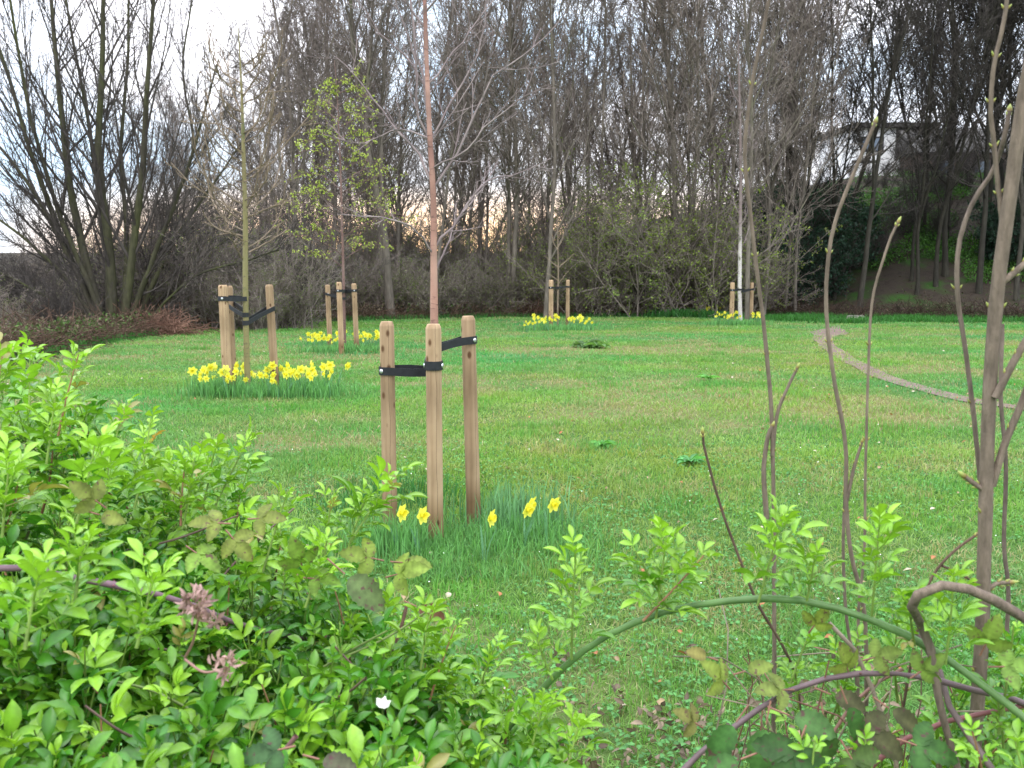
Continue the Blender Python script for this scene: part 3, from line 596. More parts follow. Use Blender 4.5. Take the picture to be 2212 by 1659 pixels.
# ------------------------------------------------------------------ daffodils
def daffodil(seed, name='daffodil'):
    rs = np.random.RandomState(seed); t = thing(name, 'x', 'daffodil', (0, 0, 0)); H = .30+.03*rs.rand()
    ax = rs.randn(2)*.02; fy = nrm(A(.35*rs.randn(), -1, -.12+.1*rs.randn()))      # flower looks towards -Y
    neck = A(ax[0], ax[1], H); mb = MB()
    P = spline([A(0, 0, -.02), A(ax[0]*.5, ax[1]*.3, H*.5), neck-A(0, 0, .03), neck+A(0, 0, .008), neck+fy*.03+A(0, 0, .002)], 12)
    tubes(mb, P[None], np.linspace(.0036, .0028, 12)[None], 6, (.10, .22, .05)); part('stem', mb, M['stem'], t)
    c = neck+fy*.034; s = nrm(np.cross(fy, A(0, 0, 1))); u = np.cross(s, fy); mb = MB()
    D = []; 
    for k in range(6):
        a = k*math.pi/3+rs.randn()*.07; D.append(nrm(s*math.cos(a)+u*math.sin(a)+fy*(.12+.15*rs.rand())))
    D = np.array(D); leaves(mb, np.tile(c, (6, 1)), D, np.tile(fy, (6, 1)), np.full(6, .066), np.full(6, .044), np.tile(A(.90, .88, .14), (6, 1)), leaf_tpl([0, .2, .45, .7, .88, 1], [.2, .42, .5, .4, .22, .02], .12, -.12), vein=-.05)
    part('petals', mb, M['petal'], t)
    mb = MB(); n_ = 16; V = []
    for d_, r_ in ((0, .013), (.017, .015), (.032, .018), (.039, .025)):
        for k in range(n_):
            a = k*2*math.pi/n_; rr = r_*(1+(.13*math.cos(k*math.pi) if d_ > .035 else 0)); V.append(c+fy*d_+(s*math.cos(a)+u*math.sin(a))*rr)
    mb.add(V, [(k+n_*j, (k+1) % n_+n_*j, (k+1) % n_+n_*j+n_, k+n_*j+n_) for j in range(3) for k in range(n_)], (.92, .78, .06)); part('trumpet', mb, M['petal'], t)
    mb = MB()
    for k in range(4):
        a = rs.rand()*6.28; l = H*(.7+.35*rs.rand()); o_ = A(math.cos(a), math.sin(a), 0); b_ = o_*.015
        sw = A(-o_[1], o_[0], 0)*.009; Vv = []
        for f in np.linspace(0, 1, 6): q = b_+o_*l*.28*f*f+A(0, 0, l*f*(1-.12*f)); Vv += [q-sw*(1-f**3), q+sw*(1-f**3)]
        mb.add(Vv, [(2*i, 2*i+1, 2*i+3, 2*i+2) for i in range(5)], (.12, .28, .14))
    part('leaves', mb, M['softleaf'], t); return t
protos = [daffodil(s) for s in (1, 2, 3, 4, 5)]
rs = np.random.RandomState(77); used = [False]*5
def put_daff(p, rz, sc, label, group, tilt=(0, 0)):
    k = rs.randint(5)
    if not used[k]:
        o = protos[k]; used[k] = True; o.location = [float(v) for v in p]; o.rotation_euler = (tilt[0], tilt[1], rz); o.scale = (sc,)*3; o['label'] = label
    else: o = copy_tree(protos[k], p, rz, sc, label, tilt)
    o['group'] = group; return o
for px, py, Yd, z, rz, lab in ((860, 1147, 5.12, .25, 1.0, 'leftmost daffodil of the nearest stakes, just left of the middle stake'), (905, 1152, 5.08, .25, .9, 'daffodil close to the left side of the nearest middle stake'),
                               (1045, 1132, 4.95, .285, .8, 'daffodil right beside the foot of the nearest right stake'), (1133, 1082, 5.3, .31, 1.35, 'upper of two overlapping daffodils right of the nearest stakes'),
                               (1130, 1102, 5.22, .27, 1.15, 'lower of two overlapping daffodils right of the nearest stakes'), (1183, 1094, 5.3, .28, 1.3, 'rightmost lone daffodil near the nearest stakes'), (852, 1086, 5.6, .3, -.6, 'daffodil half hidden behind the rose shoot at the nearest left stake')):
    p = at(px, py, Yd); zz = float(gz(p[0], p[1])); sc = (p[2]-zz)/.315; put_daff((p[0], p[1], zz), rz, max(.8, min(1.3, sc))*1.0, lab, 'daffodils round the nearest stakes')
def clump(n_, pxa, pxb, pya, pyb, lab, grp, sc=1.0, gap=None):
    for i in range(n_):
        for _ in range(40):
            px = pxa+(pxb-pxa)*rs.rand(); py = pya+(pyb-pya)*rs.rand()
            if gap is None or not any(a < px < b_ for a, b_ in gap): break
        p = onground(px, py); put_daff(p, rs.randn()*1.0+.3, sc*(.60+.40*rs.rand()), lab, grp, (rs.randn()*.16, rs.randn()*.16))
clump(19, 432, 502, 842, 862, 'yellow daffodil among those left of the left stakes and round the thickest one', 'daffodils of the left clump, left part', 1.0)
clump(31, 512, 640, 838, 862, 'yellow daffodil in the left clump, between its sapling and just beyond its right stake', 'daffodils of the left clump, middle', 1.0, [(526, 534)])
clump(19, 640, 728, 838, 860, 'yellow daffodil at the right hand end of the left clump, past its stakes', 'daffodils of the left clump, right part', 1.0)
clump(50, 662, 826, 745, 763, 'yellow daffodil round the three stakes of the leafing tree', 'daffodils round the leafing tree', 1.0)
clump(44, 1150, 1280, 707, 716, 'yellow daffodil round the pair of stakes at the far centre', 'daffodils round the far central stakes', 1.1)
clump(5, 1134, 1160, 715, 719, 'yellow daffodil in the straggling left end of the far central clump', 'daffodils at the left end of the far central clump', 1.0)
clump(34, 1543, 1646, 695, 703, 'yellow daffodil in the front row at the foot of the far birch stakes', 'daffodils in front of the far birch', 1.1)
clump(20, 1524, 1592, 682, 685, 'yellow daffodil in the small patch behind and left of the far birch stakes', 'daffodils behind the far birch', 1.3)
# daffodil leaves and rank grass at their feet
lg = MB()
def rank(px, py, rx, ry, n_, h0, w0, col, lean=.35):
    p = onground(px, py); x = p[0]+rx*.62*rs.randn(n_); y = p[1]+ry*.62*rs.randn(n_)
    blades(lg, x, y, h0*(.5+.6*rs.rand(n_)), w0*(.7+.6*rs.rand(n_)), np.asarray(col)[None]*(.6+.8*rs.rand(n_)[:, None]), lean, rs)
BG = (.13, .32, .10)
rank(945, 1200, .30, .22, 800, .12, .006, (.13, .31, .085), .6); rank(1010, 1190, .34, .25, 800, .12, .006, (.13, .31, .09), .55); rank(1075, 1170, .35, .3, 600, .16, .006, BG, .55); rank(1150, 1150, .35, .35, 600, .14, .006, BG, .55)
rank(1120, 1130, .25, .25, 350, .25, .009, (.14, .30, .14), .25); rank(860, 1190, .2, .2, 500, .22, .008, BG, .3); rank(985, 1245, .35, .15, 900, .10, .006, (.13, .31, .085), .8); rank(1200, 1200, .4, .35, 900, .11, .006, (.14, .32, .085), .7)
rank(870, 1080, .5, .4, 900, .14, .006, (.05, .18, .045), .6); rank(1075, 1150, .10, .08, 50, .28, .009, (.14, .30, .14), .25)
rank(575, 856, .75, .28, 1500, .18, .011, BG, .35); rank(460, 856, .22, .22, 350, .24, .014, BG, .3); rank(680, 852, .28, .24, 450, .22, .012, BG, .3); rank(742, 762, .65, .4, 1200, .18, .017, BG, .35)
rank(1215, 714, .9, .6, 700, .2, .022, BG, .3); rank(1590, 702, .8, .5, 600, .2, .026, BG, .3); rank(1560, 685, .6, .4, 500, .25, .028, BG, .3); rank(1480, 686, .9, .6, 1500, .35, .035, (.04, .15, .03), .6)
for px in range(1660, 2300, 28): rank(px, 690+4*rs.randn(), .8, .4, 420, .22, .03, (.045, .17, .03), .6)
for px, py in ((650, 1005), (670, 1010), (1530, 830), (1310, 975), (1450, 1100), (1750, 930), (1880, 960), (2050, 1060)): rank(px, py, .26, .26, 260, .09, .006, (.11, .29, .07), .8)
setp(part('long_grass', lg, M['grass']), 'longer blue green grass and bulb leaves round the daffodils and stakes', 'grass', kind='stuff')

# ------------------------------------------------------------------ the wood
def tree_mesh(seed, H, r0, lean=0.0, n1=30, a1=32, l1=.30, n2=7, n3=5, t0=.22, trop=.07, wob=.035, bark='wood_bark', twig='twig', rmin=.009, fork=0, l4=2, name='bare_tree'):
    rs = np.random.RandomState(seed); t = thing(name, 'x', 'tree', (0, 0, 0))
    S = A(0, 0, -.4)[None]; D = nrm(A(lean, 0, 1))[None]; P0 = growb(rs, S, D, A(H), 16, wob, .02); R0 = r0*np.linspace(1, .12, 16)[None]**.9
    R0[:, 0] *= 1.35; R0[:, 1] *= 1.08; mb = MB(); tubes(mb, P0, R0, 9)
    PP = [P0]; LL = A(H); RR = R0
    if fork:
        S, D, Lc, r = kids(rs, P0, R0, LL, fork, .12, .5, 14, 5, .72, .15, .75, taper=.6); PF = growb(rs, S, D, Lc, 16, wob, .06); RF = rad(r, 16, .15, .02); tubes(mb, PF, RF, 7)
        P0 = np.concatenate([P0, PF]); R0 = np.concatenate([R0, RF]); LL = np.concatenate([LL, Lc]); n1 = max(8, n1//2)
    S, D, Lc, r = kids(rs, P0, R0, LL, n1, t0, .98, a1, 9, l1, .35, .5, taper=.62); r = np.clip(r, .012, .036)
    P1 = growb(rs, S, D, Lc, 9, .06, trop); R1 = rad(r, 9, .25, rmin*1.1); tubes(mb, P1, R1, 5); part('trunk', mb, M[bark], t)
    mb = MB(); S, D, L2, r = kids(rs, P1, R1, Lc, n2, .08, .98, 34, 10, .42, .4, .55, taper=.4); P2 = growb(rs, S, D, L2, 6, .09, trop*.8); R2 = rad(np.clip(r, rmin*1.2, .02), 6, .5, rmin); tubes(mb, P2, R2, 3)
    S, D, L3, r = kids(rs, P2, R2, L2, n3, .1, .98, 36, 12, .5, .4, .7, taper=.4); P3 = growb(rs, S, D, L3, 4, .12, trop*.8); R3 = rad(np.clip(r, rmin*.8, .02), 4, .6, rmin*.75); tubes(mb, P3, R3, 3)
    if l4:
        S, D, L4, r = kids(rs, P3, R3, L3, l4, .15, .98, 38, 12, .6, .4, .7, taper=.4); P4 = growb(rs, S, D, L4, 3, .12, trop); R4 = rad(np.clip(r, rmin*.6, .02), 3, .7, rmin*.6); tubes(mb, P4, R4, 3)
    part('crown', mb, M[twig], t); return t
def shrub_mesh(seed, n0, H, spread, leaf=0, lc=(.10, .14, .03), bark='twig', name='bare_shrub', cat='shrub', n1=9, n2=5, ls=.045, n3=3, rmin=.008, trop=-.02):
    rs = np.random.RandomState(seed); t = thing(name, 'x', cat, (0, 0, 0)); mb = MB()
    a = rs.rand(n0)*6.283; S = np.stack([.35*rs.randn(n0), .35*rs.randn(n0), np.full(n0, -.2)], 1); D = np.stack([np.cos(a)*spread*rs.rand(n0), np.sin(a)*spread*rs.rand(n0), np.ones(n0)], 1)
    Ln = H*(.6+.55*rs.rand(n0)); P0 = growb(rs, S, D, Ln, 10, .06, trop); R0 = rad(.014+.02*rs.rand(n0), 10, .25, rmin); tubes(mb, P0, R0, 5)
    S, D, L1, r = kids(rs, P0, R0, Ln, n1, .08, .98, 42, 14, .36, .4, .6); P1 = growb(rs, S, D, L1, 7, .09, .02); R1 = rad(np.clip(r, rmin, .02), 7, .4, rmin*.9); tubes(mb, P1, R1, 4)
    S, D, L2, r = kids(rs, P1, R1, L1, n2, .1, .98, 42, 14, .5, .4, .7); P2 = growb(rs, S, D, L2, 5, .12, 0); R2 = rad(np.clip(r, rmin*.8, .02), 5, .5, rmin*.7); tubes(mb, P2, R2, 3)
    S, D, L3, r = kids(rs, P2, R2, L2, n3, .1, .98, 42, 14, .55, .4, .7); P3 = growb(rs, S, D, L3, 3, .12, 0); R3 = rad(np.clip(r, rmin*.7, .02), 3, .6, rmin*.6); tubes(mb, P3, R3, 3)
    part('branches', mb, M[bark], t)
    if leaf:
        lb = MB(); i = rs.randint(0, len(P3), leaf); k = rs.randint(0, 3, leaf); O = P3[i, k]+rs.randn(leaf, 3)*.03
        leaves(lb, O, rs.randn(leaf, 3)+A(0, 0, -.2), rs.randn(leaf, 3)*.6+A(0, 0, .8), ls*(.5+rs.rand(leaf)), ls*.7*(.5+rs.rand(leaf)), A(*lc)[None]*(.55+.9*rs.rand(leaf, 1)), LEAF_LO)
        part('foliage', lb, M['softleaf'], t)
    return t
class Proto:
    def __init__(s, roots): s.r = roots; s.u = [False]*len(roots)
    def put(s, k, p, rz, sc, label, group=None, tilt=(0, 0)):
        k %= len(s.r)
        if not s.u[k]:
            s.u[k] = True; o = s.r[k]; o.location = [float(v) for v in p]; o.rotation_euler = (tilt[0], tilt[1], rz); o.scale = (sc,)*3 if not isinstance(sc, tuple) else sc; o['label'] = label
            if 'group' in o: del o['group']
        else:
            o = copy_tree(s.r[k], p, rz, sc, label, tilt)
            if 'group' in o: del o['group']
        if group: o['group'] = group
        return o
rs = np.random.RandomState(5)
slim = Proto([tree_mesh(101, 17, .085, n1=44, a1=38, l1=.22, trop=.08, t0=.2), tree_mesh(102, 16, .07, n1=42, a1=36, l1=.24, fork=1, trop=.10, t0=.12), tree_mesh(103, 18, .105, n1=46, a1=40, l1=.24, trop=.07), tree_mesh(104, 15, .062, n1=42, a1=38, l1=.25, fork=2, trop=.07, t0=.2)])
wide = Proto([tree_mesh(111, 14, .15, n1=34, a1=44, l1=.42, fork=2, trop=.06, wob=.05), tree_mesh(112, 13, .12, n1=32, a1=48, l1=.45, fork=3, trop=.05, wob=.06)])
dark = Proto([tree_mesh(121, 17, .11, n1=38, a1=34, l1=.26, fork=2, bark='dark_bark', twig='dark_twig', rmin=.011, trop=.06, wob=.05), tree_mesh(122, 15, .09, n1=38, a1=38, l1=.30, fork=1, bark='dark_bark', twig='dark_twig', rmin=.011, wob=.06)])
def gp(px, Yd): X_ = (px-PW/2)/F*Yd/math.cos(TH)*1.0; return A(X_, Yd, float(gz(X_, Yd)))
# trees one can tell apart
T = lambda P_, k, px, Yd, rz, sc, lab, tilt=(0, 0): P_.put(k, gp(px, Yd), rz, sc, lab, None, tilt)
T(wide, 0, 848, 34.5, .4, (1.0, 1.0, 1.05), 'thick brown trunk standing at the lawn rim right of the leafing tree')
T(slim, 0, 826, 36, 1.2, .9, 'thin trunk close on the left of the thick brown one')
T(slim, 2, 1104, 37.5, 2.2, 1.0, 'brown upright trunk behind the lawn between the red barked tree and the thin sapling')
T(slim, 1, 1043, 40, 5.2, 1.0, 'slender bare trunk just left of the brown upright one behind the lawn')
T(slim, 2, 1458, 38, .3, 1.15, 'tall straight grey green trunk rising clear of its neighbours left of the birch')
T(slim, 3, 1486, 39.5, 1.9, 1.0, 'forked grey trunk just right of the tallest straight trunk')
T(slim, 0, 1611, 33.5, 3.9, (.9, .9, 1.0), 'grey brown trunk right behind the white birch')
T(slim, 1, 1713, 38, 2.9, (1.0, 1.0, 1.0), 'slim dark trunk standing alone at the foot of the bare earth slope', (.0, -.01))
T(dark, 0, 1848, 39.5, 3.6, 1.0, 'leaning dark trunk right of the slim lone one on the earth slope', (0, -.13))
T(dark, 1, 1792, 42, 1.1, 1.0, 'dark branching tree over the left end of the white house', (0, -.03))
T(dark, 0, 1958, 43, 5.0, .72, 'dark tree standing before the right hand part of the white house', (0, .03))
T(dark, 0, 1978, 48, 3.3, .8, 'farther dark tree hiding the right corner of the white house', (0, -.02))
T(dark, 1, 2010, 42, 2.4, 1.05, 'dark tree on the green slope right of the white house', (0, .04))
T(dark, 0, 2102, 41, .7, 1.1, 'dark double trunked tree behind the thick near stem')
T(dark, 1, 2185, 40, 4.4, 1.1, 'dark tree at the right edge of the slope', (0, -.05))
T(wide, 1, 640, 33, 2.0, .92, 'spreading grey tree directly left of the leafing tree')
# the left coppiced tree: many mossy stems fanning out from one stool
cp = onground(255, 716); Yc = cp[1]
ct = thing('coppiced_tree', 'big mossy tree, its many stems fanning out from one base', 'tree', cp)
def tc_(px, py, d=0): return at(px, py, Yc+d)
stems = [([(225, 705), (195, 600), (160, 440), (140, 300), (122, 120), (105, -60), (95, -260)], .17, .2), ([(245, 708), (240, 560), (218, 350), (222, 180), (226, 0), (230, -280)], .19, .0), ([(268, 712), (285, 560), (308, 380), (318, 200), (332, 0), (345, -280)], .16, -.3),
         ([(235, 705), (228, 520), (205, 380), (185, 240), (150, 60), (120, -150)], .11, .7), ([(215, 700), (150, 560), (85, 440), (20, 340), (-60, 250), (-140, 140)], .10, .3), ([(210, 700), (140, 600), (60, 520), (-30, 450), (-120, 400)], .08, -.6),
         ([(285, 712), (340, 600), (400, 490), (470, 390), (530, 300)], .10, .5), ([(275, 712), (330, 560), (390, 400), (430, 260), (470, 130)], .11, -.5), ([(290, 714), (350, 640), (430, 560), (520, 500)], .08, 1.0),
         ([(220, 702), (130, 500), (60, 300), (10, 130), (-40, -30), (-80, -200)], .12, .9), ([(262, 712), (275, 520), (262, 330), (280, 150), (290, -60), (300, -220)], .10, 1.0), ([(205, 700), (100, 640), (0, 590), (-90, 560)], .06, .4),
         ([(280, 712), (360, 480), (420, 320), (400, 150), (420, 0)], .08, 1.2), ([(230, 705), (110, 420), (50, 200), (20, 0), (0, -180)], .10, -1.0), ([(300, 714), (420, 600), (540, 560), (600, 540)], .05, -.9)]
SP = []; SR = []
rc = np.random.RandomState(41)
for k, (pts, r0, dd) in enumerate(stems):
    q = spline([tc_(x, y, dd*i*.45) for i, (x, y) in enumerate(pts)], 18); q[0, 2] -= .3; q[2:] += np.cumsum(rc.randn(16, 3)*.012, 0); rr = np.linspace(r0*.72, .018, 18)
    mb = MB(); tubes(mb, q[None], rr[None], 9); part('stem', mb, M['moss_bark'], ct); SP.append(q); SR.append(rr)
SP = np.array(SP); SR = np.array(SR); Ln = np.linalg.norm(np.diff(SP, axis=1), axis=2).sum(1); mb = MB()
S, D, L1, r = kids(rc, SP, SR, Ln, 22, .12, .99, 30, 8, .34, .4, .42, taper=.45); P1 = growb(rc, S, D, L1, 10, .05, .07); R1 = rad(np.clip(r, .010, .05), 10, .25, .007); tubes(mb, P1, R1, 5)
S, D, L2, r = kids(rc, P1, R1, L1, 8, .08, .98, 30, 10, .38, .4, .5); P2 = growb(rc, S, D, L2, 6, .07, .06); R2 = rad(np.clip(r, .006, .014), 6, .5, .0055); tubes(mb, P2, R2, 3)
S, D, L3, r = kids(rc, P2, R2, L2, 5, .1, .98, 34, 10, .45, .4, .7); P3 = growb(rc, S, D, L3, 4, .1, .05); R3 = rad(np.clip(r, .005, .01), 4, .6, .0045); tubes(mb, P3, R3, 3)
part('crown', mb, M['dark_twig'], ct)

# the anonymous rest of the wood
grp = 'bare trees of the wood behind the lawn'
n_ = 0
for row, (Yd, step, ps) in enumerate(((38, 60, (slim,)), (44, 70, (slim, slim, wide)), (52, 90, (slim, slim, wide)))):
    px = 560+rs.rand()*step
    while px < 1700:
        P_ = ps[rs.randint(len(ps))]; yy = Yd+rs.randn()*1.6; sc = (.82+.3*rs.rand())*(1 if px > 900 else .85)*(1+.0*row)
        P_.put(rs.randint(9), gp(px+rs.randn()*15, yy), rs.rand()*6.28, sc, 'bare tree in the grey twiggy ranks of the wood behind the middle of the lawn', 'bare trees behind the middle of the lawn', (rs.randn()*.03, rs.randn()*.03))
        px += step*(.55+.9*rs.rand())
for Yd, step in ((42, 75), (48, 80), (60, 150)):
    px = 1690+rs.rand()*step
    while px < 2620:
        if 1800 < px < 1965 or (Yd > 45 and 1725 < px < 1800): px += 30; continue
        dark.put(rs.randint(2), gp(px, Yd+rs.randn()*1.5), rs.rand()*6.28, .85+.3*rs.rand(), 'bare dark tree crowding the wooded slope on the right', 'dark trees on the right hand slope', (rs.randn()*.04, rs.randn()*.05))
        px += step*(.6+.8*rs.rand())
for Yd, x0, x1, step, s0 in ((30, 350, 640, 75, .40), (37, 330, 640, 80, .5), (34, -420, -60, 110, .5), (45, 300, 640, 90, .55)):
    px = x0
    while px < x1:
        slim.put(rs.randint(9), gp(px, Yd+rs.randn()), rs.rand()*6.28, s0*(.85+.3*rs.rand()), 'small bare tree in the thicket right of the fanning mossy tree' if px > 0 else 'small bare tree beyond the left edge of the lawn', 'small bare trees at the left' if px > 0 else 'small bare trees beyond the left edge', (rs.randn()*.05, rs.randn()*.06)); px += step*(.7+.6*rs.rand())
px = -500
while px < 2700:
    (slim, wide)[rs.randint(2)].put(rs.randint(9), gp(px, 105+20*rs.rand()), rs.rand()*6.28, .42+.14*rs.rand(), 'far off bare tree low on the horizon beyond the wood', 'far trees on the horizon', ); px += 95*(.6+.8*rs.rand())

# understorey along the rim
SH = Proto([shrub_mesh(201, 22, 3.4, .9, 2400, (.12, .16, .04)), shrub_mesh(202, 26, 2.8, 1.2, 2600, (.13, .17, .045)), shrub_mesh(203, 18, 4.2, .7, 900, (.15, .14, .06))])
GS = Proto([shrub_mesh(211, 22, 4.4, 1.0, 5200, (.17, .22, .045), name='leafing_shrub', ls=.06, trop=-.01), shrub_mesh(212, 24, 3.4, 1.2, 5200, (.16, .22, .05), name='leafing_shrub', ls=.055)])
IV = Proto([shrub_mesh(221, 26, 3.6, .6, 15000, (.022, .05, .03), bark='dark_twig', name='ivy_shrub', ls=.11, n1=11)])
BS = Proto([shrub_mesh(231, 26, 4.2, 1.0, 0, bark='dark_twig', name='dark_shrub')])
for Yd, step, sc0 in ((36, 62, .8), (39.5, 62, .95), (44, 70, 1.1), (50, 85, 1.25), (60, 100, 1.5)):
    px = 560
    while px < 1660:
        yy = max(Yd, edgeY((px-PW/2)/F)+1.2) if Yd < 37 else Yd
        SH.put(rs.randint(9), gp(px, yy+rs.randn()*.5), rs.rand()*6.28, sc0*(.8+.35*rs.rand()), 'twiggy brown shrub at the foot of the wood behind the lawn', 'twiggy shrubs at the foot of the wood'); px += step*(.6+.8*rs.rand())
for Yd, x0, x1, step, sc0 in ((27, 330, 640, 60, .75), (29.5, 300, 640, 55, .9), (33, 250, 640, 60, 1.0), (38, 200, 640, 70, 1.1), (24, -300, 130, 75, .55), (28, -350, 260, 70, .45), (33, -400, 260, 70, .5), (42, -500, 560, 60, .62), (56, -600, 600, 60, .75)):
    px = x0
    while px < x1:
        (BS if rs.rand() < .2 else SH).put(rs.randint(9), gp(px, Yd+rs.randn()*.5), rs.rand()*6.28, sc0*(.8+.35*rs.rand()), 'dark tangled shrub in the thicket at the left of the wood', 'tangled shrubs at the left'); px += step*(.6+.8*rs.rand())
for px, Yd, sc, lab in ((1395, 36.5, 1.4, 'hazy green shrub leafing out, second left of the tallest straight trunk'), (1330, 38.5, 1.3, 'green tinged shrub behind and left of the other two hazy green ones'), (1500, 36.8, 1.3, 'olive green shrub just right of the tallest straight trunk'),
                        (1580, 37.5, .9, 'olive green shrub hanging over the far birch stakes'), (1440, 38.5, 1.25, 'tallest hazy green shrub right behind the straight grey green trunk'), (1270, 37, .95, 'hazy green shrub leafing out right of the tiny thin sapling'), (1180, 38, .8, 'faintly green shrub straight behind the tiny thin sapling'), (420, 29.5, .62, 'low greenish shrub in the thicket behind the left stakes'), (905, 36.2, .65, 'low shrub with fresh green leaves right of the thick brown trunk')): GS.put(int(px), gp(px, Yd), px*.1, sc, lab)
for px, Yd, sc, lab in ((1752, 43, 1.1, 'dark blue green ivy clad bush right of the slim lone trunk'), (1690, 41, .85, 'dark ivy bush between the birch and the slim lone trunk'), (1800, 46, 1.0, 'dark ivy bush highest up the slope left of the green patches'), (1655, 43.5, .8, 'small ivy bush low behind the far birch stakes'), (2150, 44, .8, 'ivy bush high on the slope at the far right'), (1600, 50, 1.15, 'ivy bush on the crest left of the birch top gap'), (1660, 51, 1.05, 'ivy bush on the crest directly above the birch stakes'), (1705, 49, 1.05, 'ivy bush on the crest behind the slim lone trunk'), (1545, 51, 1.0, 'leftmost ivy bush where the slope begins')): IV.put(0, gp(px, Yd), px*.7, sc, lab)
for Yd, step in ((47, 85), (53, 75), (60, 70)):
    px = 1680
    while px < 2600:
        if px < 1990 and Yd > 50:
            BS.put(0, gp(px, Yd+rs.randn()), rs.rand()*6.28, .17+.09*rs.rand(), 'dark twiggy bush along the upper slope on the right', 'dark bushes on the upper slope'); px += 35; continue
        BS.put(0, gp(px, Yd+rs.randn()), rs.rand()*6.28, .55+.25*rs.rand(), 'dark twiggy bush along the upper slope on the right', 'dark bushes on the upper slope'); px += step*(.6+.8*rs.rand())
for p_ in (SH, GS, IV, BS, slim, wide, dark):
    for u_, r_ in zip(p_.u, p_.r):
        if not u_:
            for ch in list(r_.children): bpy.data.objects.remove(ch)
            bpy.data.objects.remove(r_)

# bramble and dead stalks along the rim; green herbs on the slope
ub = MB(); n_ = 8000; u = -.62+1.3*rs.rand(n_); d0 = edgeY(u); d = d0-.25+np.abs(rs.randn(n_))*1.6; x = u*d; S = np.stack([x, d, gz(x, d)], 1); lf = (u < -.25)
D = np.stack([rs.randn(n_)*.8, rs.randn(n_)*.8, .8+rs.rand(n_)], 1); Lc = (.35+.75*rs.rand(n_))*np.where(lf, 1.0, .9); P_ = growb(rs, S, D, Lc, 6, .12, -.22); 
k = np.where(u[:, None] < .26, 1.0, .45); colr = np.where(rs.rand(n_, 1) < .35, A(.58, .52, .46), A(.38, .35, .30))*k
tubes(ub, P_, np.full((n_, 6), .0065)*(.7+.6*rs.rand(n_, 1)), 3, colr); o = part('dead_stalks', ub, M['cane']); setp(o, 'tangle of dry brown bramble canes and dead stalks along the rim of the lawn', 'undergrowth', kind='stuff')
ul = MB(); n_ = 46000; u = -.62+1.3*rs.rand(n_); d = edgeY(u)+.1+np.abs(rs.randn(n_))*2.6; x = u*d
O = np.stack([x, d, gz(x, d)+.03+.42*rs.rand(n_)**2*np.where(u < .27, 1.2, .4)], 1); g1 = fbm(x, d, 1.4, 61); isg = (g1 > .5) & (rs.rand(n_) < .7)
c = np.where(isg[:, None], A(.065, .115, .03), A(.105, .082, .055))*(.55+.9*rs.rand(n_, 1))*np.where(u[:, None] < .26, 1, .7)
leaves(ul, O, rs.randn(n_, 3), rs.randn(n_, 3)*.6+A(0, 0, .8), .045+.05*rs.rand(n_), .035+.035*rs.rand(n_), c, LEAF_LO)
setp(part('undergrowth', ul, M['litterleaf']), 'low bramble leaves and brown litter at the foot of the wood', 'undergrowth', kind='stuff')
hb = MB(); n_ = 60000; y = 40+16*rs.rand(n_); x = 11+20*rs.rand(n_); k = (fbm(x, y, 4.5, 71) > .55) & (y > 42); x, y = x[k], y[k]; n_ = len(x)
O = np.stack([x, y, gz(x, y)+.05+.35*rs.rand(n_)], 1); leaves(hb, O, rs.randn(n_, 3), rs.randn(n_, 3)*.5+A(0, -.3, .8), .08+.08*rs.rand(n_), .05+.05*rs.rand(n_), A(.055, .14, .022)[None]*(.5+.8*rs.rand(n_, 1)), LEAF_LO)
setp(part('slope_herbs', hb, M['softleaf']), 'patches of bright green herbs on the wooded slope', 'herbs', kind='stuff')
for i, (px, py) in enumerate(((640, 694), (1155, 684), (345, 722))):
    p = onground(px, py); t = thing('dry_grass_tuft', ('pinkish tuft of dead grass at the lawn rim left of the leafing tree', 'pale dead tuft at the lawn rim beside the thin sapling', 'dead pinkish stalks heaped in front of the fanning mossy tree')[i], 'grass tuft', p); mb = MB(); n2 = 500
    S = p+np.stack([rs.randn(n2)*.35, rs.randn(n2)*.2, 0*rs.rand(n2)], 1); P_ = growb(rs, S, np.stack([rs.randn(n2)*.7, rs.randn(n2)*.5, np.ones(n2)], 1), .5+.4*rs.rand(n2), 6, .1, -.25); tubes(mb, P_, np.full((n2, 6), .006), 3, A(.85, .70, .64)[None]*(.6+.6*rs.rand(n2, 1))); part('stalks', mb, M['cane'], t)

# ------------------------------------------------------------------ house on the rise
def box(mb, x0, x1, y0, y1, z0, z1):
    V = [(x, y, z) for z in (z0, z1) for x, y in ((x0, y0), (x1, y0), (x1, y1), (x0, y1))]
    mb.add(V, [(0, 3, 2, 1), (4, 5, 6, 7), (0, 1, 5, 4), (1, 2, 6, 5), (2, 3, 7, 6), (3, 0, 4, 7)])
def hx(px, Yd): return (px-PW/2)/F*Yd*1.01
HY = 76.0; z_ = lambda py: float(at(1880, py, HY)[2])
hp = A(hx(1880, HY), HY, float(gz(hx(1880, HY), HY))); ht = thing('house', 'white rendered house with a flat dark roof edge, half hidden by trees on the rise', 'house', hp)
mb = MB(); box(mb, hx(1825, HY), hx(1985, HY), HY, HY+9, hp[2]-.5, z_(276)); part('wall', mb, M['white'], ht, smooth=False)
mb = MB(); box(mb, hx(1815, HY), hx(1995, HY), HY-.5, HY+9.5, z_(276)+.003, z_(266)); part('roof', mb, M['roof'], ht, smooth=False)
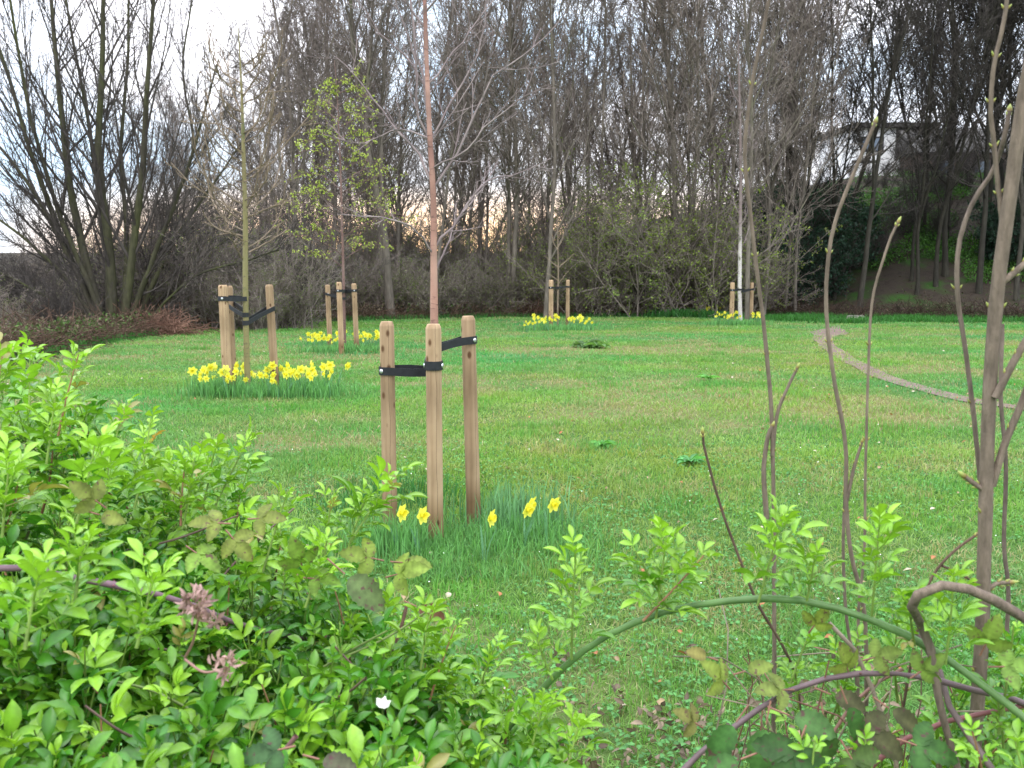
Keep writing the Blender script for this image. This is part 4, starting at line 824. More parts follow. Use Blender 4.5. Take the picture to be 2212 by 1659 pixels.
for a, b_, c_, d_ in ((1838, 1880, 325, 298), (1925, 1952, 328, 300)):
    mb = MB(); f = .1; X0, X1, Z0, Z1 = hx(a, HY), hx(b_, HY), z_(c_), z_(d_); xm = (X0+X1)/2
    for q in ((X0-f, X0, Z0-f, Z1+f), (X1, X1+f, Z0-f, Z1+f), (X0, X1, Z0-f, Z0), (X0, X1, Z1, Z1+f), (xm-f/2, xm+f/2, Z0, Z1)): box(mb, q[0], q[1], HY-.08, HY-.003, q[2], q[3])
    wo = part('window', mb, M['frame'], ht, smooth=False); mb = MB(); box(mb, X0, X1, HY-.04, HY-.006, Z0, Z1); part('pane', mb, M['glass'], wo, smooth=False)
mb = MB(); box(mb, hx(1818, HY), hx(1870, HY), HY-.03, HY-.002, z_(352), z_(346)); part('ledge', mb, M['roof'], ht, smooth=False)
HY2 = 72.0; hp = A(hx(2070, HY2), HY2, float(gz(hx(2070, HY2), HY2))); ht = thing('brick_house', 'dark brick house with a pitched roof, right of the white house behind dense trees', 'house', hp)
z2 = lambda py: float(at(1880, py, HY2)[2]); x0, x1 = hx(1965, HY2), hx(2230, HY2)
mb = MB(); box(mb, x0, x1, HY2, HY2+8, hp[2]-.5, z2(330)); part('wall', mb, M['brick'], ht, smooth=False)
mb = MB(); e = .4; za, zb = z2(330)+.003, z2(262); V = [(x0-e, HY2-e, za), (x1+e, HY2-e, za), (x1+e, HY2+8+e, za), (x0-e, HY2+8+e, za), (x0-e, HY2+4, zb), (x1+e, HY2+4, zb)]
mb.add(V, [(0, 1, 5, 4), (2, 3, 4, 5), (0, 3, 2, 1)]); mb.add(V, [(0, 4, 3), (1, 2, 5)]); part('roof', mb, M['roof'], ht, smooth=False)
for a, b_ in ((2000, 2030), (2075, 2105), (2150, 2180)):
    mb = MB(); X0, X1, Z0, Z1 = hx(a, HY2), hx(b_, HY2), z2(375), z2(348); f = .08
    for q in ((X0-f, X0, Z0-f, Z1+f), (X1, X1+f, Z0-f, Z1+f), (X0, X1, Z0-f, Z0), (X0, X1, Z1, Z1+f)): box(mb, q[0], q[1], HY2-.08, HY2-.003, q[2], q[3])
    wo = part('window', mb, M['frame'], ht, smooth=False); mb = MB(); box(mb, X0, X1, HY2-.04, HY2-.006, Z0, Z1); part('pane', mb, M['glass'], wo, smooth=False)

# ------------------------------------------------------------------ the near hedge plants
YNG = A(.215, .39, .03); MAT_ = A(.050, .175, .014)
def basis(d):
    d = nrm(d); s = np.cross(d, A(0, 0, 1)); s = s/np.linalg.norm(s) if np.linalg.norm(s) > .1 else A(1, 0, 0); return d, s, np.cross(s, d)
class Foliage:
    def __init__(s): s.L = []; s.T = {}
    def leaf(s, o, d, n_, l, w_, c): s.L.append((o, d, n_, l, w_, c))
    def tube(s, P_, r0, r1, c): s.T.setdefault(len(P_), []).append((P_, np.linspace(r0, r1, len(P_)), c))
    def leafmesh(s, tpl=None):
        mb = MB(); a = list(zip(*s.L))
        tp_ = tpl or LEAF_HI; leaves(mb, np.array(a[0]), np.array(a[1]), np.array(a[2]), np.array(a[3]), np.array(a[4]), np.array(a[5]), tp_); return mb
    def stemmesh(s, sides=6):
        mb = MB()
        for K, v in s.T.items(): tubes(mb, np.array([q[0] for q in v]), np.array([q[1] for q in v]), sides, np.array([q[2] for q in v]))
        return mb
def shoot(rs, f, tip, d, ln, young, ls, nodes=8, r0=.0022, curve=.15, dens=1.0):
    """an upright rose shoot ending at tip: pinnate leaves in a spiral, small pale ones at the end."""
    d, s, u = basis(d); sg = rs.rand()*6.28; bend = (s*math.cos(sg)+u*math.sin(sg))*curve*ln
    P_ = [tip-d*ln*(1-t)+bend*(1-t)**2 for t in np.linspace(0, 1, 7)]
    cy = A(.20, .30, .06) if rs.rand() < .85 else A(.30, .15, .08); f.tube(np.array(P_), r0, .0009, cy*(.8+.4*rs.rand()))
    a0 = rs.rand()*6.28
    for k in range(nodes):
        t = .12+.86*(k+.3*rs.rand())/nodes; i = min(int(t*6), 5); p = P_[i]+(P_[i+1]-P_[i])*(t*6-i); ax = nrm(P_[i+1]-P_[i])
        a = a0+k*2.4; side = s*math.cos(a)+u*math.sin(a); side = nrm(side-ax*np.dot(side, ax))
        up = .45+1.7*t**1.5+.15*rs.randn(); ld = nrm(side+ax*up); grow_ = (1-.45*t**3)*(.6+.65*rs.rand()); nl = 5 if rs.rand() < .55*dens else 3
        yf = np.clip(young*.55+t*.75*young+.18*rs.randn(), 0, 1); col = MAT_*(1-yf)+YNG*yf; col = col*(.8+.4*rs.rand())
        if young > .6 and rs.rand() < .03: col = A(.24, .22, .06)
        if rs.rand() < .003: col = A(.42, .22, .05)
        rl = ls*1.0*grow_; rp = p+ld*rl*.35; nn_ = nrm(ax*.8+side*-.15+A(0, 0, .8)+rs.randn(3)*.18); nn_ = nrm(nn_-ld*np.dot(nn_, ld)); sd = np.cross(nn_, ld)
        f.tube(np.array([p, p+ld*rl*.6-nn_*.002, p+ld*rl*1.25]), .0008, .0005, col*1.05)
        L0 = ls*grow_; W0 = L0*(.44+.12*rs.rand()); j = lambda q=.12: rs.randn(3)*q
        f.leaf(p+ld*rl*1.2, nrm(ld+j()), nn_+j(), L0, W0, col)
        for m_ in range((nl-1)//2):
            q = p+ld*rl*(.95-.5*m_)
            for sgn in (-1, 1): f.leaf(q, nrm(ld*.62+sd*sgn*.8+nn_*.25+j()), nrm(nn_-sd*sgn*.25+j(.2)), L0*(.88-.16*m_), W0*(.9-.14*m_), col*(.93+.14*rs.rand()))
rs = np.random.RandomState(23)
OUT = [(-700, 600), (-300, 690), (0, 775), (80, 778), (130, 810), (190, 790), (215, 890), (260, 900), (340, 935), (400, 985), (470, 990), (540, 950), (570, 1040), (640, 1090), (700, 1080), (780, 1080), (815, 1150), (850, 1240),
       (900, 1260), (960, 1350), (1040, 1400), (1110, 1425), (1180, 1490), (1260, 1580), (1320, 1680), (1400, 1900)]
ox = np.array([p[0] for p in OUT]); oy = np.array([p[1] for p in OUT])
def btop(px): return np.interp(px, ox, oy)
def bdepth(px, py):
    t = np.clip((py-btop(px))/(1750-btop(px)), 0, 1); dt = np.interp(px, [-300, 600, 1000, 1350], [1.95, 1.8, 1.6, 1.35]); db = np.interp(px, [-300, 600, 1350], [.86, .92, 1.02]); return dt+(db-dt)*t**.8
bush = thing('wild_rose_bush', 'dense wild rose bush of small glossy green leaves filling the lower left corner', 'bush', (-.75, 1.5, 0))
f = Foliage(); inner = Foliage(); n_ = 0
while n_ < 560:
    px = -420+1800*rs.rand(); py = 700+1250*rs.rand(); bt = btop(px)+35
    if py < bt: continue
    d = bdepth(px, py); tip = at(px, py, d+rs.randn()*.03); edge = py-bt < 110
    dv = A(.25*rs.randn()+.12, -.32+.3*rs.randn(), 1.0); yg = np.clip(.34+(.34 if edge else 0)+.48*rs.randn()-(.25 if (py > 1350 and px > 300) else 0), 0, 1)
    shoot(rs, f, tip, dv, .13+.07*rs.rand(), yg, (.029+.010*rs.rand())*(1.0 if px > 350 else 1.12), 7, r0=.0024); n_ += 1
# named leaders that stand above the outline of the bush
for px, py, Yd, bx, by, ls in ((548, 925, 1.62, 420, 1180, .026), (850, 1028, 1.5, 750, 1180, .030), (170, 765, 1.6, 110, 960, .027), (65, 762, 1.6, 60, 900, .026), (325, 905, 1.55, 300, 1120, .026), (265, 880, 1.6, 230, 1060, .026), (5, 770, 1.35, -20, 900, .03),
                               (465, 960, 1.6, 440, 1120, .024), (620, 1065, 1.45, 560, 1250, .024), (715, 1075, 1.45, 700, 1230, .022), (985, 1350, 1.35, 900, 1560, .022), (1070, 1395, 1.35, 1010, 1560, .023), (1180, 1500, 1.25, 1130, 1660, .024), (790, 1075, 1.5, 740, 1200, .024), (420, 990, 1.5, 400, 1160, .028), (120, 850, 1.5, 100, 1020, .028), (235, 1000, 1.35, 220, 1160, .030), (20, 1000, 1.2, 0, 1180, .032), (700, 1180, 1.35, 660, 1330, .026), (930, 1320, 1.35, 900, 1460, .024),
                               (205, 960, 1.3, 170, 1150, .03), (330, 1240, 1.0, 300, 1420, .026), (180, 1170, .98, 150, 1330, .028), (85, 1240, .92, 40, 1420, .030), (1250, 1560, 1.2, 1220, 1700, .022), (400, 1000, 1.5, 380, 1150, .024)):
    a_, b_ = at(px, py, Yd), at(bx, by, Yd-.02); shoot(rs, f, a_, a_-b_, np.linalg.norm(a_-b_)*.9, .95, ls*1.12, 12, r0=.0020, curve=.06)
# depth of the bush behind its outer skin
n_ = 0
while n_ < 900:
    px = -500+1900*rs.rand(); py = 760+1300*rs.rand(); bt = btop(px)+90
    if py < bt: continue
    d = bdepth(px, py)+.06+.5*rs.rand()**1.3; sf = at(px, py, d); 
    crest = at(px, btop(px)+60, bdepth(px, btop(px)+60))
    if sf[2] > crest[2] or sf[2] < .25: continue
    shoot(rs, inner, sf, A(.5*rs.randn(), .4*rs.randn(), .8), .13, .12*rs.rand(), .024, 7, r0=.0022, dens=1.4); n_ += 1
# lower body of the bush down to the ground
for _ in range(420):
    x = -2.1+2.15*rs.rand(); y = .95+1.15*rs.rand(); z = .06+.95*rs.rand()
    if z > .95-.25*(x+.6): continue
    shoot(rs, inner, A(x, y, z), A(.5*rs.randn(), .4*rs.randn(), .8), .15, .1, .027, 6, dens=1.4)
for k in range(60):
    x = -.6+.5*rs.randn(); y = 1.45+.2*rs.randn(); px = -300+1500*rs.rand(); py = btop(px)+230+300*rs.rand(); e = at(px, py, bdepth(px, py)+.12+.1*rs.rand()); b_ = A(max(-1.6, min(-.15, x)), y, -.03)
    inner.tube(spline([b_, (b_+e)/2+A(0, 0, .18)+rs.randn(3)*.06, e], 14), .0055, .0022, A(.13, .16, .05) if rs.rand() < .7 else A(.16, .09, .07))
for k in range(12):
    px = -100+1150*rs.rand(); py = btop(px)+240+450*rs.rand(); o_ = at(px, py, bdepth(px, py)+.07); dv = nrm(A(rs.randn(), .3*rs.randn(), .25+.4*rs.rand())); q = o_+dv*(.08+.12*rs.rand())
    inner.tube(spline([o_, (o_+q)/2+rs.randn(3)*.006, q], 10), .0022, .0014, A(.16, .10, .08) if rs.rand() < .4 else A(.16, .22, .06))
part('branches', inner.stemmesh(5), M['stem'], bush); part('shoots', f.stemmesh(6), M['stem'], bush)
part('inner_foliage', inner.leafmesh(LEAF_LO), M['leaf'], bush); part('outer_foliage', f.leafmesh(), M['leaf'], bush)


# bramble canes and leaves threading the bush, withered heads, a fallen petal
def bramleaf(f, o, d, n_, l, c, k=3):
    d = nrm(d); n_ = nrm(n_-d*np.dot(n_, d)); s = np.cross(n_, d); f.tube(np.array([o-d*l*.5, o-d*l*.2, o]), .0012, .0009, A(.25, .12, .08))
    f.leaf(o+d*l*.12, d, n_, l, l*.66, c)
    if k > 1:
        for g in (-1, 1): f.leaf(o, nrm(d*.35+s*g), nrm(n_+s*g*.15), l*.84, l*.56, c*(.9+.2*rs.rand()))
def cane(name, label, pts, r0, r1, col, leafs, group=None, cat='bramble', mat='stem', lmat='bramleaf', K=40, thorns=0):
    """pts are 3-D points; leafs: (o,d,n,len,col,count)."""
    q = spline(pts, K); t = thing(name, label, cat, q[0]); mb = MB(); q[1:-1] += np.cumsum(rs.randn(K-2, 3), 0)*.0006
    rr = np.linspace(r0, r1, K)*(1+.08*rs.randn(K)); tubes(mb, q[None], rr[None], 9, col)
    if thorns:
        for _ in range(thorns):
            i = rs.randint(2, K-2); tt = nrm(q[i+1]-q[i]); s = nrm(np.cross(tt, rs.randn(3))); b_ = q[i]+s*rr[i]*.7; tubes(mb, np.array([[b_, b_+s*.004, b_+s*.007-tt*.002]]), np.array([[.0016, .001, .0002]]), 5, A(*col)*A(1.3, .7, .7))
    part('cane', mb, M[mat], t)
    if leafs:
        for a in leafs:
            f = Foliage(); bramleaf(f, *a); mb = f.leafmesh(BRAM); mb2 = f.stemmesh()
            mb.add(mb2.V[0], mb2.F[4][0], mb2.C[0], 1); part('leaf', mb, [M[lmat], M['stem']], t)
    return t
def P3_(px, py, Yd): return at(px, py, Yd)
bro = A(.15, .18, .035); ol = A(.14, .23, .035)
def bl(px, py, Yd, dx, dz, l, c, dy=-.2, k=3, nrmv=None): return (P3_(px, py, Yd), A(dx, dy, dz), A(0, -.75, .7)+rs.randn(3)*.15 if nrmv is None else A(*nrmv), l, A(*c), k)
cane('bramble', 'purple bramble cane with brownish young leaves crossing the upper part of the rose bush', [A(-1.5, 1.0, .0), A(-1.35, 1.05, .7), P3_(-60, 1225, 1.22), P3_(130, 1238, 1.25), P3_(270, 1262, 1.28), P3_(390, 1292, 1.30), P3_(530, 1345, 1.36), P3_(700, 1380, 1.5)], .0075, .0035, (.17, .10, .12),
     [bl(205, 1080, 1.25, -.5, .5, .0342, bro), bl(215, 1112, 1.24, .6, -.1, .032, bro, k=1), bl(470, 1130, 1.30, -.9, .1, .0345, bro), bl(505, 1165, 1.29, .5, -.5, .0340, bro), bl(560, 1120, 1.32, .9, .1, .034, bro), bl(425, 1195, 1.28, .7, -.4, .036, ol), bl(650, 1215, 1.34, -.1, .5, .038, ol), bl(680, 1250, 1.34, .8, 0, .034, ol)], thorns=18)
cane('bramble', 'young bramble shoot with one dark bronze leaf at the right end of the rose bush', [A(-.25, 1.45, 0), P3_(800, 1500, 1.42), P3_(850, 1380, 1.42), P3_(880, 1300, 1.42)], .004, .0025, (.22, .12, .10),
     [bl(745, 1240, 1.22, .75, -.6, .060, (.09, .13, .045), k=1), bl(900, 1310, 1.4, .85, -.3, .040, (.15, .07, .04), k=1), bl(860, 1240, 1.44, .5, .2, .045, (.17, .24, .04)), bl(800, 1205, 1.44, -.6, .2, .042, (.16, .22, .035)), bl(870, 1215, 1.45, .9, .0, .04, (.17, .23, .04), k=1)], thorns=6)
cane('bramble', 'low bramble with dark spotted leaves at the very bottom of the rose bush', [A(-.5, 1.15, 0), P3_(500, 1800, 1.02), P3_(590, 1640, 1.0), P3_(640, 1590, 1.0)], .004, .0025, (.2, .1, .1),
     [bl(600, 1620, .93, -.8, -.1, .034, (.04, .09, .03)), bl(690, 1640, .94, .8, -.1, .036, (.07, .07, .04), k=1)])
def withered(px, py, Yd, label, n_, rr, base):
    p = P3_(px, py, Yd); t = thing('withered_flower_head', label, 'dead flower', base); f = Foliage(); f.tube(spline([base, (base+p)/2+rs.randn(3)*.006, p], 10), .0015, .0011, A(.36, .19, .16))
    for k in range(n_):
        c = p+rs.randn(3)*rr; f.tube(np.array([p+(c-p)*.1, (p+c)/2+rs.randn(3)*.003, c]), .0009, .0007, A(.36, .2, .15))
        for j in range(16): d = nrm(rs.randn(3)+nrm(c-p)*.8); f.leaf(c+rs.randn(3)*.0025, d, rs.randn(3), .005+.007*rs.rand(), .0035+.002*rs.rand(), A(.37, .24, .21)*(.7+.5*rs.rand()))
    part('stalk', f.stemmesh(), M['stem'], t); part('dry_petals', f.leafmesh(LEAF_LO), M['litterleaf'], t)
withered(430, 1330, .95, 'large withered pinkish brown flower cluster in the rose bush', 9, .013, P3_(400, 1420, 1.0)); withered(490, 1443, .94, 'small single withered flower head below the large withered cluster', 3, .006, P3_(400, 1425, .99))
f = Foliage(); p = P3_(826, 1524, .98); 
for d in ((.3, 0, 1), (-.6, 0, .8), (.9, 0, .5)): f.leaf(p-A(*d)*.003, A(*d), A(.1, -1, .3), .012, .010, A(.75, .74, .7))
mb = f.leafmesh(LEAF_LO); o = part('white_petal', mb, M['petal'], org=p); setp(o, 'single white fallen petal caught in the rose bush near its bottom', 'petal')

# the arching green rose cane with leafy side shoots
rs = np.random.RandomState(91)
gpts = [P3_(1090, 1600, 1.30), P3_(1180, 1490, 1.28), P3_(1255, 1420, 1.26), P3_(1350, 1365, 1.24), P3_(1465, 1328, 1.22), P3_(1600, 1308, 1.20), P3_(1740, 1310, 1.18), P3_(1870, 1345, 1.15), P3_(2000, 1405, 1.12), P3_(2110, 1480, 1.09), P3_(2230, 1575, 1.06), P3_(2400, 1760, 1.0)]
gpts = [A(-.1, 1.5, -.02), A(-.08, 1.42, .55)]+gpts+[A(.75, .9, .45), A(.85, .85, 0)]
ar = cane('rose_cane', 'long green rose cane arching over the grass with leafy shoots standing on it', gpts, .0040, .0046, (.10, .19, .055), [], cat='rose cane', K=70, thorns=14)
for (bx, by, tx, ty, Yd, ls, nd) in ((1225, 1425, 1245, 1185, 1.26, .024, 11), (1190, 1470, 1160, 1380, 1.27, .020, 5), (1420, 1335, 1440, 1155, 1.23, .022, 9), (1395, 1345, 1520, 1200, 1.22, .021, 7), (1450, 1330, 1372, 1190, 1.23, .020, 5), (1640, 1306, 1690, 1110, 1.19, .024, 11), (1880, 1350, 1900, 1130, 1.15, .024, 10),
                                  (2050, 1435, 2060, 1250, 1.10, .023, 9), (1745, 1310, 1760, 1200, 1.18, .018, 5), (1975, 1395, 1960, 1290, 1.12, .018, 6)):
    f = Foliage(); a_, b_ = at(tx, ty, Yd-.01), at(bx, by, Yd); shoot(rs, f, a_, a_-b_, np.linalg.norm(a_-b_), .80, ls*1.25, nd+3, r0=.0019, curve=.04)
    so_ = part('side_shoot', f.stemmesh(), M['stem'], ar); part('leaves', f.leafmesh(), M['leaf'], so_)
# purple bramble at lower right with big mottled leaves
gl = (.04, .10, .022); gp_ = (.07, .07, .03); pl = (.17, .22, .10)
bb = [bl(1590, 1560, 1.08, -.5, -.6, .048, (.05, .13, .03), k=1), bl(1655, 1565, 1.05, -.2, -.9, .052, (.065, .15, .04), k=1), bl(1705, 1545, 1.06, .8, -.25, .050, (.06, .13, .035), k=1), bl(1795, 1500, 1.12, .9, -.3, .040, gp_, k=1),
      bl(1830, 1520, 1.10, .3, -.8, .042, gl, k=1), bl(1870, 1580, 1.10, .7, -.4, .048, gp_, k=3), bl(1920, 1530, 1.12, .6, -.4, .042, gp_, k=1), bl(1720, 1620, .99, -.3, -.6, .055, (.04, .09, .025), k=3), bl(1600, 1640, 1.0, -.8, -.2, .040, gl, k=1),
      bl(1840, 1640, 1.0, .4, -.7, .045, (.06, .10, .025)), bl(1980, 1610, 1.02, .8, -.2, .042, gl), bl(1780, 1560, 1.06, .1, -.9, .044, (.05, .10, .025), k=1), bl(1690, 1490, 1.14, -.7, .1, .032, (.14, .18, .04), k=3), bl(1560, 1470, 1.15, -.5, .6, .034, (.17, .22, .04)), bl(1610, 1450, 1.15, .7, .3, .030, (.16, .21, .04), k=1),
      bl(1500, 1560, 1.12, -.6, .5, .028, (.15, .15, .04)), bl(1830, 1440, 1.16, -.2, .7, .032, (.17, .22, .04)), bl(1890, 1420, 1.16, .7, .3, .03, (.15, .21, .04)), bl(1990, 1450, 1.1, .5, .5, .03, (.13, .2, .035)), bl(2130, 1390, 1.1, .2, .8, .034, (.16, .24, .04)), bl(2170, 1440, 1.08, .8, .1, .034, (.14, .24, .04)), bl(1530, 1420, 1.18, -.7, .3, .028, (.19, .17, .05), k=1), bl(1760, 1350, 1.2, .3, .6, .028, (.17, .22, .04), k=3)]
cane('bramble', 'purple bramble cane arching at the lower right with large mottled green leaves', [A(.12, 1.1, .0), P3_(1380, 1800, 1.08), P3_(1480, 1660, 1.1), P3_(1590, 1570, 1.12), P3_(1690, 1500, 1.14), P3_(1800, 1462, 1.15), P3_(1930, 1455, 1.15), P3_(2040, 1470, 1.14), P3_(2130, 1495, 1.13), P3_(2300, 1560, 1.1), A(.85, 1.0, .0)],
     .0038, .0032, (.135, .09, .095), bb, thorns=22, K=60)
for pts, r0, c_, lab in (([A(.35, 1.3, 0), P3_(1850, 1700, 1.16), P3_(1960, 1590, 1.15), P3_(2060, 1545, 1.14), P3_(2230, 1520, 1.12)], .0045, (.24, .09, .09), 'dark red bramble cane rising to the right edge below the purple arched one'),
                         ([A(.62, 1.0, 0), P3_(2150, 1700, 1.05), P3_(2050, 1560, 1.12), P3_(2010, 1440, 1.18), P3_(1985, 1370, 1.2)], .006, (.12, .085, .075), 'thick dark stem leaning left behind the purple bramble near the corner'),
                         ([A(.3, 1.25, 0), P3_(1800, 1600, 1.25), P3_(1870, 1500, 1.25), P3_(1960, 1440, 1.24)], .003, (.28, .15, .12), 'thin reddish twig slanting up behind the purple bramble'),
                         ([A(.4, 1.2, 0), P3_(1930, 1640, 1.2), P3_(1890, 1530, 1.22), P3_(1840, 1410, 1.24), P3_(1790, 1345, 1.25)], .004, (.26, .2, .15), 'pale brown stem leaning left in the lower right tangle')):
    cane('bramble', lab, pts, r0, r0*.7, c_, [], K=26)
# rose foliage in the lower right corner
rb = thing('corner_rose_shrub', 'small leafy rose shrub filling the lower right corner under the arching cane', 'bush', (.55, 1.1, 0)); f = Foliage(); n_ = 0
O2 = [(1400, 1760), (1560, 1700), (1700, 1640), (1830, 1620), (1900, 1580), (1990, 1540), (2060, 1480), (2120, 1380), (2230, 1330), (2500, 1300)]
while n_ < 150:
    px = 1400+1050*rs.rand(); py = 1280+600*rs.rand(); bt = np.interp(px, [p[0] for p in O2], [p[1] for p in O2])
    if py < bt: continue
    shoot(rs, f, at(px, py, 1.3-.25*(py-bt)/500+rs.randn()*.05), A(.35*rs.randn(), -.25+.3*rs.randn(), 1), .12+.06*rs.rand(), np.clip(.45+.3*rs.randn(), 0, 1), .019+.006*rs.rand(), 7); n_ += 1
for k in range(14):
    px = 1850+500*rs.rand(); py = 1620+200*rs.rand(); f.tube(spline([A(.4+.35*rs.rand(), 1.1+.2*rs.rand(), -.02), at(px, py+150, 1.2), at(px, py-60, 1.2)], 10), .004, .002, A(.2, .14, .1))
for px, py, Yd in ((1765, 1330, 1.3), (1810, 1400, 1.3), (1850, 1385, 1.28), (1940, 1330, 1.25), (2010, 1290, 1.22), (2190, 1350, 1.1), (2150, 1490, 1.1), (1720, 1440, 1.3), (1780, 1640, 1.0), (1870, 1600, 1.05), (1760, 1600, .98), (2100, 1580, 1.0), (2190, 1590, 1.0)): shoot(rs, f, at(px, py, Yd), A(.3*rs.randn(), -.1, 1), .13, .6, .021, 8)
part('shoots', f.stemmesh(), M['stem'], rb); part('foliage', f.leafmesh(), M['leaf'], rb)

# bare elder-like rods with paired buds
def rod(label, pts, r0, r1, col, buds, side=(), tipbud=True, K=90, name='bare_rod', wob=.00015, bs=.68):
    q = spline(pts, K); q[2:-1] += np.cumsum(rs.randn(K-3, 3)*A(1, 1, .2), 0)*wob; t = thing(name, label, 'bare stem', q[0]); mb = MB(); rr = np.linspace(r0, r1, K)
    bi = [int(b_*(K-1)) for b_ in buds]
    for i in bi: rr[max(0, i-0):i+1] *= 1.06
    tubes(mb, q[None], rr[None], 10, col); sos = []
    for sp_, s0, s1 in side: s_ = spline(sp_, 18); tubes(mb, s_[None], np.linspace(s0, s1, 18)[None], 8, col); sos.append((s_, s1))
    part('stem', mb, M['greystem'], t); ends = ([(q[-1], nrm(q[-1]-q[-2]), r1)] if tipbud else [])+[(s_[-1], nrm(s_[-1]-s_[-2]), s1) for s_, s1 in sos]
    def bud(p, d, l, w_):
        bm_ = MB(); tubes(bm_, np.array([[p, p+d*l*.3, p+d*l*.65, p+d*l]]), np.array([[w_*.6, w_, w_*.75, w_*.12]]), 7, np.array([[A(.22, .13, .06), A(.26, .20, .06), A(.30, .36, .08), A(.38, .42, .12)]])); part('bud', bm_, M['stem'], t)
    for p, d, r_ in ends: bud(p-d*.002, d, .016*bs, max(.0026, r_*1.25)); s = nrm(np.cross(d, A(0, 1, .1))); bud(p-d*.006, nrm(d+s*.7), .009*bs, .002); bud(p-d*.006, nrm(d-s*.7), .009*bs, .002)
    for i in bi:
        d = nrm(q[min(i+1, K-1)]-q[i]); a = rs.rand()*3.14; s = nrm(np.cross(d, A(math.cos(a)*.4, 1, 0)))
        for g in (-1, 1): bud(q[i]+s*g*rr[i]*.7, nrm(s*g*.7+d), (.009+.004*rs.rand())*bs, .0022*bs)
    for s_, s1 in sos:
        for i in (6, 11): d = nrm(s_[i+1]-s_[i]); s = nrm(np.cross(d, A(0, 1, 0))); [bud(s_[i]+s*g*s1*.6, nrm(s*g*.6+d), .008*bs, .002*bs) for g in (-1, 1)]
    return t
def RP(Yd, *pts): return [at(x, y, Yd) for x, y in pts]
def foot(x, y): return A(x, y, -.04)
gw = (1.0, 1, 1)
rod('thickest bare stem, ridged and grey brown, standing at the right edge', [foot(.56, 1.22), *RP(1.2, (2115, 1500), (2128, 1200), (2140, 860), (2158, 620), (2185, 420), (2215, 210), (2260, -20), (2290, -200))], .0092, .0078, (1.0, 1, 1), (.3, .45, .56, .66, .78),
    side=[(RP(1.2, (2158, 615), (2190, 590), (2240, 545)), .0042, .0036), (RP(1.2, (2143, 1050), (2170, 960), (2215, 850), (2260, 700)), .0048, .004), (RP(1.2, (2128, 1060), (2105, 1045), (2085, 1030)), .0035, .003), (RP(1.19, (2150, 860), (2185, 790), (2225, 720)), .005, .004), (RP(1.2, (2118, 1290), (2150, 1262), (2180, 1258)), .003, .0025)], bs=.9)
rod('tall pale brown rod running to the top of the picture left of the forked rods', [foot(.42, 1.5), *RP(1.42, (1676, 1480), (1676, 1300), (1675, 1120), (1670, 900), (1655, 720), (1640, 600), (1625, 470), (1612, 330), (1628, 180), (1650, 70), (1672, -40), (1690, -160))], .0038, .0026, gw, (.30, .40, .5, .58, .66, .73, .79, .85, .9),
    side=[(RP(1.42, (1668, 985), (1680, 890), (1705, 830), (1722, 795)), .003, .002), (RP(1.42, (1656, 1120), (1650, 1010), (1660, 940), (1668, 920)), .004, .003)])
rod('rod curving up left then right with its bare tip before the white house', [foot(.55, 1.5), *RP(1.4, (1868, 1340), (1838, 1200), (1826, 1080), (1825, 960), (1800, 820), (1784, 680), (1785, 590), (1800, 490), (1845, 370), (1890, 265))], .0042, .0026, gw, (.45, .55, .63, .70, .78, .84, .9),
    side=[(RP(1.4, (1828, 1085), (1845, 1010), (1862, 955)), .003, .002)])
rod('slender straight rod ending in a bud left of the two rightmost stems', [foot(.6, 1.48), *RP(1.38, (1858, 1330), (1870, 1200), (1874, 1000), (1880, 800), (1890, 640), (1912, 560), (1940, 480))], .0027, .0018, gw, (.5, .6, .68, .76, .83, .9))
rod('grey rod bowed like a hook and forked upward beside the thickest stem', [foot(.6, 1.3), *RP(1.24, (2135, 1300), (2120, 1080), (2105, 920), (2085, 760), (2066, 620), (2072, 520), (2105, 430), (2145, 370)), *RP(1.22, (2168, 300), (2180, 240))], .0037, .0028, (1, 1, 1.05), (.45, .55, .64, .72, .8, .88),)
rod('long whip to the right top, joining the thickest stem and curving past the frame top', [*RP(1.21, (2172, 540), (2160, 450), (2150, 340), (2140, 230), (2150, 130), (2175, 20), (2190, -120))], .0031, .0023, gw, (.2, .35, .5, .65, .8))
rod('thin very dark bare stem slanting across the middle of the lawn', [foot(.44, 1.4), *RP(1.34, (1725, 1480), (1695, 1400), (1640, 1305), (1590, 1180), (1555, 1080), (1530, 990), (1518, 935))], .0032, .0017, (.5, .42, .40), (.5, .62, .72, .8, .87, .93), bs=.7)
rod('thin rod standing behind the thickest stem at the right edge', [foot(.85, 1.75), *RP(1.6, (2178, 1300), (2168, 1180), (2172, 1000), (2160, 850), (2165, 700))], .0042, .0032, (.9, .9, .95), (.5, .7), tipbud=False)
rod('short dark twig slanting right below the thickest stem', [foot(.5, 1.45), *RP(1.35, (1985, 1340), (2010, 1250), (2060, 1190), (2112, 1153))], .0032, .0018, (.6, .5, .45), (.8, .9), side=[(RP(1.35, (2035, 1222), (2075, 1240), (2110, 1262)), .002, .0015)], bs=.7)
rod('thin rod close behind the left of the curved one, low in the right foreground', [foot(.5, 1.6), *RP(1.5, (1850, 1500), (1828, 1340), (1820, 1180), (1824, 1060))], .0034, .0024, (.85, .85, .85), (.6, .8))
t = thing('bent_branch', 'thick smooth grey brown branch bent over like a hook at the right edge', 'bare stem', foot(.72, 1.05)); mb = MB()
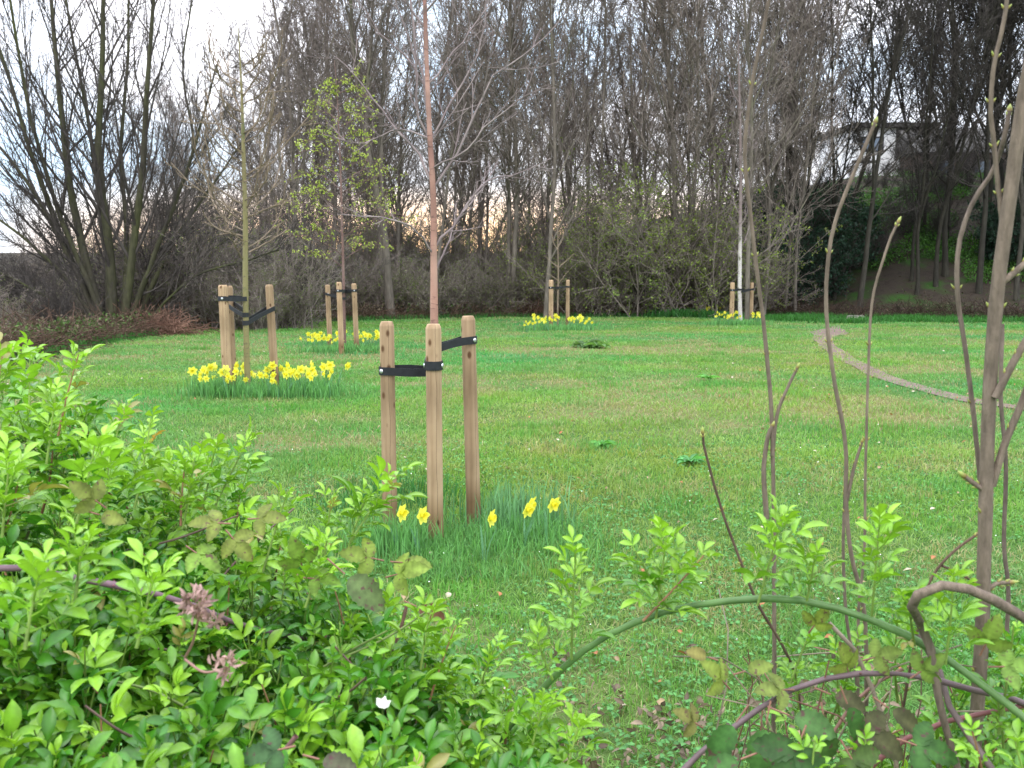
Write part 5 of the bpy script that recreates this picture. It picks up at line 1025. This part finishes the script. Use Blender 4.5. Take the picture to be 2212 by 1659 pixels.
q = spline([foot(.72, 1.05), A(.74, 1.05, .6), *RP(1.05, (2420, 1500), (2300, 1395), (2212, 1335), (2160, 1303), (2100, 1275), (2040, 1264), (1995, 1275), (1972, 1298)), *RP(1.1, (1985, 1340), (2010, 1400), (2030, 1520), (2080, 1700))], 60); tubes(mb, q[None], (np.interp(np.linspace(0, 1, 60), [0, .6, .8, 1], [.0066, .0060, .0056, .004])*(1+.05*rs.randn(60)))[None], 12, (.95, .95, .95)); part('stem', mb, M['greystem'], t)
tg = thing('twig_tangle', 'thin brown and reddish twigs tangled behind the purple bramble at the lower right', 'twigs', foot(.55, 1.35)); f = Foliage()
for k in range(34):
    px = 1560+640*rs.rand(); py = 1420+220*rs.rand(); Yd = 1.15+.45*rs.rand(); a_ = at(px, py, Yd); g_0 = A(a_[0]+.12*rs.randn(), Yd+.08*rs.randn(), -.03)
    f.tube(spline([g_0, (g_0*.5+a_*.5)+A(.03*rs.randn(), .02*rs.randn(), 0), a_, a_+A(.10*rs.randn(), .03*rs.randn(), .03+.05*rs.rand())], 16), .0024+.0012*rs.rand(), .0009, (A(.17, .11, .08), A(.24, .10, .08), A(.24, .19, .13))[rs.randint(3)]*(.7+.5*rs.rand()))
part('twigs', f.stemmesh(5), M['stem'], tg)
# dead leaf and twig litter under the right hand plants
dl = MB(); n_ = 1100; x = .15+1.3*rs.rand(n_); y = 2.3+1.5*rs.rand(n_); O = np.stack([x, y, gz(x, y)+.02+.03*rs.rand(n_)], 1)
k = fbm(x, y, .5, 81) > .46; O = O[k]; n_ = len(O); leaves(dl, O, rs.randn(n_, 3), rs.randn(n_, 3)*.6+A(0, 0, .7), .02+.025*rs.rand(n_), .015+.02*rs.rand(n_), A(.15, .115, .08)[None]*(.5+1.1*rs.rand(n_, 1)), LEAF_LO)
S = O[:160]; P_ = growb(rs, S, rs.randn(len(S), 3)*A(1, 1, .25), .05+.12*rs.rand(len(S)), 5, .15, 0); setp(part('leaf_litter', dl, M['litterleaf']), 'brown dead leaves lying below the plants at the lower right', 'leaf litter', kind='stuff')
